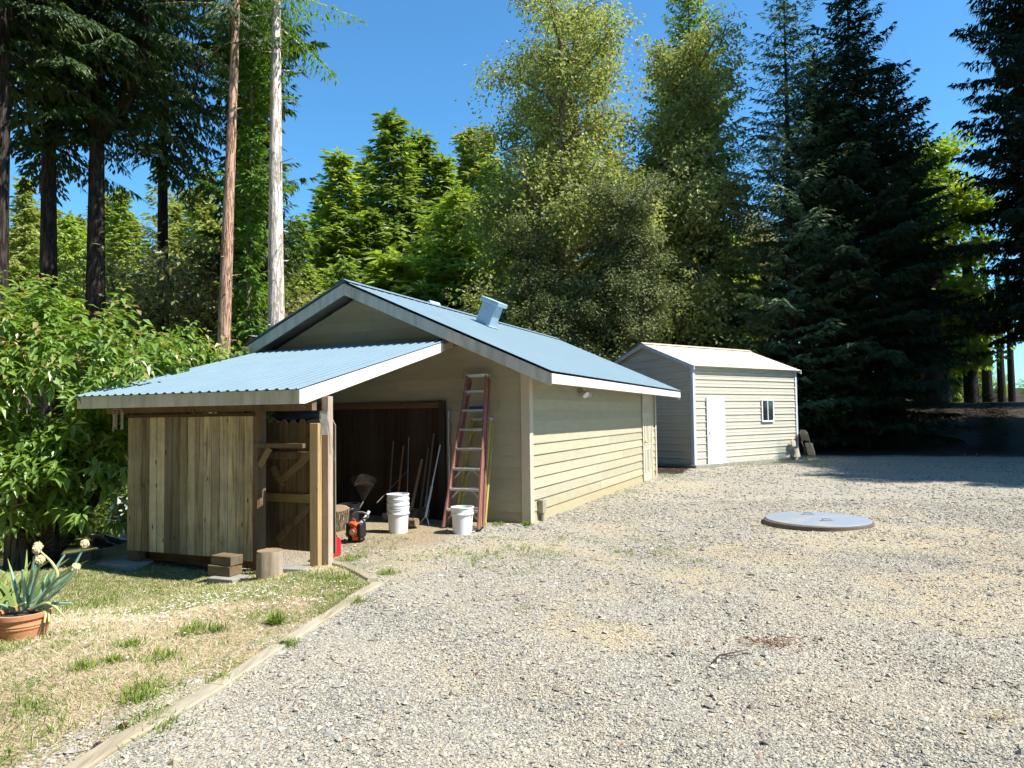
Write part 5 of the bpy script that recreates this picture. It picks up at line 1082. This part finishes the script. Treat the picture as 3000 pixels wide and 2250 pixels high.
# big-leafed tree on the left
lt = thing('broadleaf_tree', 'large-leaved glossy green tree at the lawn edge left of the lean-to', 'tree', 'W', (-6.75, 10.4, ghf(-6.75, 10.4) - .1))
m = MB(); b0 = Vector(lt.location)
for pts, rs in (([(0, 0, -.2), (.02, 0, .6), (.0, .05, 1.3), (.1, 0, 2.2), (.0, .1, 3.2)], [.15, .12, .11, .085, .03]), ([(0, 0, .25), (.35, .1, .7), (.75, .1, 1.35), (1.4, .3, 2.0), (1.9, .3, 2.5)], [.08, .07, .06, .04, .015]), ([(0, 0, .4), (-.5, -.1, .75), (-1.1, -.2, 1.1), (-1.6, -.1, 2.0)], [.08, .07, .055, .02]), ([(0, .05, 1.3), (-.5, .2, 2.0), (-.8, .3, 3.0)], [.07, .05, .02]), ([(.0, .05, 1.3), (.6, -.3, 1.8), (1.3, -.5, 2.2)], [.06, .04, .015]), ([(0, 0, 1.0), (.5, .6, 1.8), (.9, .9, 2.8)], [.06, .04, .015])): m.tube([b0 + Vector(p) for p in pts], rs, 9, jit=.05)
m.build('trunk', 'bark_cherry', lt, smooth=True)
ell = [((-7.6, 10.6, 2.0), (1.75, 1.4, 1.75), 330), ((-6.45, 10.7, 2.15), (1.5, 1.3, 1.25), 260), ((-5.75, 12.4, 2.05), (1.45, 1.2, .95), 200), ((-5.85, 10.1, .75), (1.15, 1.0, .75), 130), ((-7.4, 9.9, .75), (1.3, .9, .9), 150), ((-4.95, 10.6, .75), (.75, .8, .8), 75), ((-9.0, 10.6, 1.4), (1.3, 1.3, 1.6), 170)]
RC = []
for c, r, n in ell:
    d = rdir(n); d = d[(d[:, 1] < .5)][:int(n * .36)]; q = np.array(c) + d * np.array(r) * rng.uniform(.6, 1.1, (len(d), 1)) ** .6; q = np.repeat(q, 5, 0); d = np.repeat(d, 5, 0); q = q + rng.normal(0, .13, q.shape); RC.append(np.concatenate([q, d], 1))
RC = np.concatenate(RC); RC = RC[(RC[:, 2] > .95) | ((rng.random(len(RC)) < .45) & (RC[:, 2] > .15))]
LVs, LRs = [], []
for row in RC:
    c = row[:3]; d = row[3:]; n = random.randint(7, 12); ax = nrmz(d * .8 + np.array([0, 0, .55])); cr = random.random()
    o1 = nrmz(np.cross(ax, [.3, .2, 1])); o2 = np.cross(ax, o1); a = np.arange(n) * 2.399 + random.random() * 6; s = np.arange(n) / n
    base = c + ax * (.26 * (s - .5))[:, None]; dr_ = (o1 * np.cos(a)[:, None] + o2 * np.sin(a)[:, None]) * (1.15 - .5 * s)[:, None] + ax * (.2 + .5 * s)[:, None] + np.array([0, 0, -.50]) + rng.normal(0, .15, (n, 3)); dr_ = nrmz(dr_)
    L = rng.uniform(.15, .25, n) * (1.1 - .5 * s); W = L * rng.uniform(.40, .5, n); sd = nrmz(np.cross(dr_, [0, 0, 1.0] + rng.normal(0, .25, (n, 3)))); upv = np.cross(sd, dr_)
    pet = base + dr_ * (.02); mid1 = pet + dr_ * (L * .45)[:, None]; tip = pet + dr_ * L[:, None] + np.array([0, 0, -1]) * (L * .22)[:, None]; fo = upv * (W * .16)[:, None]
    V6 = np.stack([pet, mid1 + sd * (W / 2)[:, None] + fo, tip, mid1 - fo * .3, mid1 - sd * (W / 2)[:, None] + fo], 1); LVs.append(V6); red = (row[2] > 2.2) & (s > .72) & (cr > .35)
    LRs.append(np.where(red, rng.uniform(.88, 1, n), np.clip(.3 * cr + .45 * rng.random(n), 0, .78)))
V6 = np.concatenate(LVs) - np.array(lt.location); n = len(V6); idx = np.arange(n)[:, None] * 5 + np.array([0, 1, 3, 1, 2, 3, 0, 3, 4, 3, 2, 4])[None]
me = mesh_np('crown', V6.reshape(-1, 3), idx.ravel(), np.full(n * 4, 3), np.repeat(np.concatenate(LRs), 5)); me.materials.append(MATS['laurel']); o = bpy.data.objects.new('crown', me); COL.objects.link(o); o.parent = lt
c = ong(64, 1705); m = MB(); tz = ghf(c.x, c.y); D0 = 10.6; cx_ = atd(64, D0); tt = thing('bare_trunk', 'rough reddish tree trunk behind the iris clump at far left', 'tree trunk', 'W', (cx_, D0, ghf(cx_, D0)))
m.tube([(cx_, D0, ghf(cx_, D0) - .2), (cx_ - .02, D0, .2), (cx_ - .05, D0 + .05, 1.4), (cx_ - .1, D0 + .1, 3.0)], [.21, .17, .15, .1], 14, jit=.05); m.build('trunk', 'bark_grey', tt, smooth=True)

# background left
tree('grey_shrub', 'grey_bush', 'grey_bush', 'bark_grey', 'twiggy pale olive shrub between the forked and the red trunk', 480, 26, apex=690, wide=1.15)
tree('pine_tree', 'pine_open', 'fir_olive', 'bark_pale', 'open-branched pine with visible pale trunk between dark left trunks', 462, 40, apex=470)
for k, (px, dp, ap, pro, mt, w, lb) in enumerate((
    (60, 42, 520, 'fir_b', 'fir_olive', 1.1, 'hazy olive fir behind the leftmost dark trunks'), (195, 38, 640, 'fir_lush', 'fir_yellow', 1.0, 'yellow-green bushy fir seen between second and forked trunk'), (345, 43, 560, 'fir_a', 'fir_yellow', 1.1, 'yellow-green fir right of the forked trunk'), (590, 44, 500, 'fir_b', 'fir_olive', 1.1, 'olive fir just left of the reddish trunk'), (700, 40, 600, 'fir_slim', 'fir_mid', 1.2, 'narrow green fir between the reddish and pale trunks'), (390, 33, 830, 'low_fir', 'fir_mid', 1.2, 'low green fir under the pine at left'), (600, 32, 800, 'low_fir', 'fir_yellow', 1.2, 'low yellow-green fir left of the reddish trunk base'))):
    tree('fir_tree', pro, mt, 'bark_grey', lb, px, dp, apex=ap, wide=w, group='firs on the left slope')
# middle group above the garage
for k, (px, dp, ap, pro, mt, w, lb) in enumerate((
    (872, 37, 640, 'fir_slim', 'fir_mid', 1.0, 'slim wispy fir tip just right of the pale trunk'), (905, 33, 790, 'fir_lush', 'fir_yellow', .85, 'bright yellow-green fir hugging the gable left slope'), (997, 40, 447, 'fir_b', 'fir_yellow', 1.15, 'pointed fir with pale trunk line left of the tallest firs'), (1090, 39, 620, 'fir_a', 'fir_mid', 1.0, 'shorter deep green fir above the gable peak'), (1158, 42, 330, 'fir_a', 'fir_mid', 1.05, 'tallest fir of the group above the gable'), (1238, 44, 392, 'fir_b', 'fir_mid', 1.1, 'second tallest fir with dark open gaps'), (1300, 43, 460, 'fir_a', 'fir_yellow', .95, 'yellow-green fir left of the leaning twin tops'), (1352, 36, 560, 'fir_lush', 'fir_yellow', 1.1, 'broad bright fir right above the roof vents'), (1406, 47, 384, 'fir_slim', 'fir_olive', 1.5, 'dense olive fir spire beside the tall leafy tree'), (1490, 43, 500, 'fir_a', 'fir_mid', 1.2, 'dull olive fir half hidden by the tall leafy tree'), (1235, 31, 850, 'low_fir', 'fir_mid', .95, 'small young fir peeking over the roof ridge'), (1150, 33, 760, 'low_fir', 'fir_yellow', 1.2, 'low fir behind the gable peak'), (1460, 34, 800, 'fir_lush', 'fir_mid', .8, 'shaded fir right of the large roof vent'), (945, 42, 560, 'fir_b', 'fir_mid', .9, 'green fir between the wispy tip and the pointed fir'), (1075, 44, 470, 'fir_slim', 'fir_yellow', 1.0, 'slender yellow-green fir left of the tallest fir'), (1290, 38, 620, 'fir_a', 'fir_mid', .8, 'mid green fir in front of the second tallest fir'), (1440, 42, 470, 'fir_b', 'fir_mid', .8, 'green fir between the olive spire and the tall leafy tree'), (1010, 34, 770, 'fir_lush', 'fir_mid', .8, 'rounded green fir behind the left gable slope'))):
    tree('fir_tree', pro, mt, 'bark_grey', lb, px, dp, apex=ap, wide=w * 1.45, group=FB)
tree('leafy_tree', 'poplar_a', 'poplar', 'bark_grey', 'tall airy olive-leaved tree above the blue roof', 1650, 29, apex=-70, wide=1.25, rz=1.0)
tree('leafy_tree', 'poplar_b', 'alder_grey', 'bark_grey', 'silvery green tree between tall leafy tree and shed', 1845, 27, apex=560, wide=1.5)
tree('leafy_tree', 'poplar_b', 'alder_grey', 'bark_grey', 'low olive tree directly behind the blue roof eave', 1640, 26, apex=640, wide=1.55, rz=2.2)
tree('leafy_tree', 'poplar_b', 'poplar', 'bark_grey', 'tall narrow leafy tree in front of the dark fir', 1955, 30.5, apex=60, wide=1.2, rz=.3)
tree('fir_tree', 'redwood', 'fir_mid', 'bark_dark', 'tall dark fir towering behind the narrow leafy tree', 2045, 34, apex=-90, wide=.75)
tree('fir_tree', 'redwood', 'redwood_dark', 'bark_dark', 'shaded dark fir filling the gap between the two leafy trees', 1800, 36, apex=420, wide=.8)
tree('maple_tree', 'maple', 'maple', 'bark_pale', 'glowing yellow-green maple behind the metal shed', 2150, 41, apex=690, wide=.75)
tree('leafy_tree', 'grey_bush', 'grey_bush', 'bark_grey', 'thin greyish bare-topped tree behind the glowing maple', 2215, 45, apex=600, wide=.7)
# right: dark grove
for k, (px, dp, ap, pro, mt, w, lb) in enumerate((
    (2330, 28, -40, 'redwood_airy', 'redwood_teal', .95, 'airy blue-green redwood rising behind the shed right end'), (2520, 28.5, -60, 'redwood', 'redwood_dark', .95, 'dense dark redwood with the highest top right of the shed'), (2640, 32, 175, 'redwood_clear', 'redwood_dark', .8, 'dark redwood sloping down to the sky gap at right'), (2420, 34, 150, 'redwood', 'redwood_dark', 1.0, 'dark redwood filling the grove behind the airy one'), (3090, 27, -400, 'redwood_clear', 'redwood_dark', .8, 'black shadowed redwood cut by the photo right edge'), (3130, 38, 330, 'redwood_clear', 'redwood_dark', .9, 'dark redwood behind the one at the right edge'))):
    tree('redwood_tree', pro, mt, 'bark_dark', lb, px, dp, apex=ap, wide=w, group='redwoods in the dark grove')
tree('leafy_tree', 'maple', 'maple', 'bark_grey', 'sunlit yellow-green tree glowing behind the dark grove', 2770, 42, apex=425, wide=1.25)
tree('fir_tree', 'fir_a', 'fir_yellow', 'bark_grey', 'sunlit fir showing through the dark grove at right', 2690, 47, apex=450, wide=1.2)
tree('leafy_tree', 'alder', 'maple', 'bark_grey', 'lower sunlit leafy tree far behind the dark grove', 2800, 50, apex=800, wide=1.2)
for (px, dp, r, lb) in ((2735, 40, .50, 'thickest black trunk left of the bright gap'), (2845, 42, .36, 'black trunk in the middle of the bright gap'), (2893, 45, .27, 'black trunk just right of the middle of the bright gap'), (2934, 48, .22, 'slim black trunk near the right photo edge'), (2964, 48, .20, 'slimmest black trunk nearest the right photo edge'), (2690, 43, .2, 'thin black trunk beside the thickest one')):
    xx = atd(px, dp); zz = ghf(xx, dp); t = thing('tall_trunk', lb, 'tree trunk', 'W', (xx, dp, zz), 'black trunks by the bright gap'); m = MB(); m.tube([(xx, dp, zz - .3), (xx, dp, zz + 3), (xx + .1, dp, zz + 7), (xx, dp, zz + 9)], [r * 1.15, r, r * .85, r * .6], 12, jit=.03); m.build('trunk', 'bark_dark', t, smooth=True)
# trees just outside the frame on the right: they throw the shade that lies across the gravel
SH = [(24.0, 12.4, 23.5), (27, 15.2, 26), (26, 20.3, 23.8), (25.5, 24.8, 41), (24.5, 27.6, 41), (29, 13.2, 28.5), (25, 17.2, 23.3), (31, 25.5, 44), (30, 28.0, 43), (34, 19, 34), (28, 12.6, 27.5), (27, 22.5, 24.5), (26.5, 23.6, 43)]
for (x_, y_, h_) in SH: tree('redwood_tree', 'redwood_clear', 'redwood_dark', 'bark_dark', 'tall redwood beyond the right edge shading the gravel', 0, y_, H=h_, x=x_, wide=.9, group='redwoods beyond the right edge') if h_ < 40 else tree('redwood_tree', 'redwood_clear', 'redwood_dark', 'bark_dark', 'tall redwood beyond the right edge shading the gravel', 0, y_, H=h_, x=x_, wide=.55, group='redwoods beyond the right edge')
# unseen redwoods added behind the camera to cut sky fill on front faces
for (x_, y_, h_) in ((-30, 2, 27), (-27, -7, 28), (-20, -13, 30), (-12, -16, 30), (-4, -18, 32), (4, -18, 30), (11, -20, 29), (-34, 12, 28), (18, -22, 28), (-8, -24, 33), (0, -26, 34), (-16, -20, 33)): tree('redwood_tree', 'redwood', 'redwood_dark', 'bark_dark', 'added unseen redwood behind the viewer blocking sky light', 0, y_, H=h_, x=x_, wide=1.0, group='added sky-blocking redwoods behind the viewer')
# far wood and undergrowth: one mass each
def merge(items):
    Vs, Rs = [], []
    for pro, X, Y, H, w, keep in items:
        (mbt, V, rn), h0 = PRO[pro]; s = H / h0; a = random.uniform(0, 6.28); ca, sa = math.cos(a), math.sin(a); v = V.reshape(-1, 4, 3); k = rng.random(len(v)) < keep; v = v[k]; c = v.mean(1, keepdims=True); v = c + (v - c) * (1.5 if keep < .5 else 1.0)
        q = np.stack([(v[..., 0] * ca - v[..., 1] * sa) * s * w + X, (v[..., 0] * sa + v[..., 1] * ca) * s * w + Y, v[..., 2] * s + ghf(X, Y) - .1], -1); Vs.append(q.reshape(-1, 3)); Rs.append(rn[k])
    return np.concatenate(Vs), np.concatenate(Rs)
it = []
for i in range(34):
    px = -150 + i * 70 + random.uniform(-25, 25); dp = random.uniform(60, 80); ap = (590 if px < 820 else 830 if px < 1000 else 640 if px < 1650 else 860) + random.uniform(-40, 60)
    if px > 2300: ap = 980
    H = topz(px, ap, dp) - ghf(atd(px, dp), dp); it.append((random.choice(['fir_a', 'fir_b', 'fir_lush']), atd(px, dp), dp, max(5, H), 1.3, .3))
V, rn = merge(it); leafobj('far_wood', V, rn, 'fir_olive', None, 'stuff', 'far conifer wood closing the view behind the nearer trees')
it = []
for i in range(26):
    px = random.uniform(-50, 900); dp = random.uniform(15, 30); it.append(('low_fir' if random.random() < .4 else 'grey_bush', atd(px, dp), dp, random.uniform(1.4, 3.6), 1.1, .3))
for i in range(10): it.append(('alder', random.uniform(1, 9), random.uniform(24.5, 28), random.uniform(2.5, 4), 1.2, .2))
V, rn = merge(it); leafobj('undergrowth', V, rn, 'undergrowth', None, 'stuff', 'leafy undergrowth on the slope between the trunks')
it = []
for i in range(26): xx = random.uniform(11, 26); yy = 27.5 - .4 * (xx - 12) + random.uniform(.5, 9); it.append(('redwood_airy', xx, yy, random.uniform(1.2, 3.0), 2.2, .12))
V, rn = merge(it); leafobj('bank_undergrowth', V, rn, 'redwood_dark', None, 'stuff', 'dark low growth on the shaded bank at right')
it = [('alder', atd(px, 74), 74 + random.uniform(-2, 6), random.uniform(2.0, 3.6), 1.5, .12) for px in range(2560, 3300, 34)]
V, rn = merge(it); leafobj('far_hedge', V, rn, 'maple', None, 'stuff', 'sunlit far hedge seen through the dark trunks')
# ================================================================ light, sky, camera
sdir = (Vector((-UX, -UY, 0)) + Vector((VX, VY, 0)) * .10).normalized(); el = math.atan(1.37); sdir = Vector((sdir.x * math.cos(el), sdir.y * math.cos(el), math.sin(el)))
sl_ = bpy.data.lights.new('sun', 'SUN'); sl_.energy = 5.0; sl_.angle = R(.53); sl_.color = (1.0, .95, .86); so_ = bpy.data.objects.new('sun', sl_); COL.objects.link(so_); so_.rotation_euler = sdir.to_track_quat('Z', 'Y').to_euler(); so_.location = (10, 0, 30)
W = bpy.data.worlds.new('World'); SC.world = W; W.use_nodes = True; nt = W.node_tree; nt.nodes.clear(); bg = nt.nodes.new('ShaderNodeBackground'); ou = nt.nodes.new('ShaderNodeOutputWorld'); sk = nt.nodes.new('ShaderNodeTexSky'); sk.sky_type = 'NISHITA'; sk.sun_disc = False
sk.sun_elevation = el; sk.sun_rotation = math.atan2(sdir.x, sdir.y); sk.air_density = 1.0; sk.dust_density = .2; sk.ozone_density = 2.2; sk.altitude = 300
bg.inputs[1].default_value = .108; tn = nt.nodes.new('ShaderNodeMix'); tn.data_type = 'RGBA'; tn.blend_type = 'MULTIPLY'; tn.inputs[0].default_value = 1; tn.inputs[7].default_value = (.52, 1.0, 1.2, 1); nt.links.new(sk.outputs[0], tn.inputs[6]); nt.links.new(tn.outputs[2], bg.inputs[0]); nt.links.new(bg.outputs[0], ou.inputs[0])
cam = bpy.data.cameras.new('camera'); cam.sensor_width = 36; cam.sensor_fit = 'HORIZONTAL'; cam.lens = 36 * F / 3000; cam.clip_end = 2000; cam.clip_start = .05; co = bpy.data.objects.new('camera', cam); COL.objects.link(co)
M = Matrix((CR, CU, -_f)).transposed().to_4x4(); M.translation = CC; co.matrix_world = M; SC.camera = co
SC.view_settings.view_transform = 'Standard'; SC.view_settings.look = 'None'; SC.view_settings.exposure = .9; SC.view_settings.gamma = 1.0
SC.cycles.max_bounces = 4; SC.cycles.diffuse_bounces = 2; SC.cycles.use_adaptive_sampling = True; SC.cycles.adaptive_threshold = .04; SC.cycles.glossy_bounces = 2; SC.cycles.transmission_bounces = 3; SC.cycles.transparent_max_bounces = 4; SC.cycles.use_denoising = True
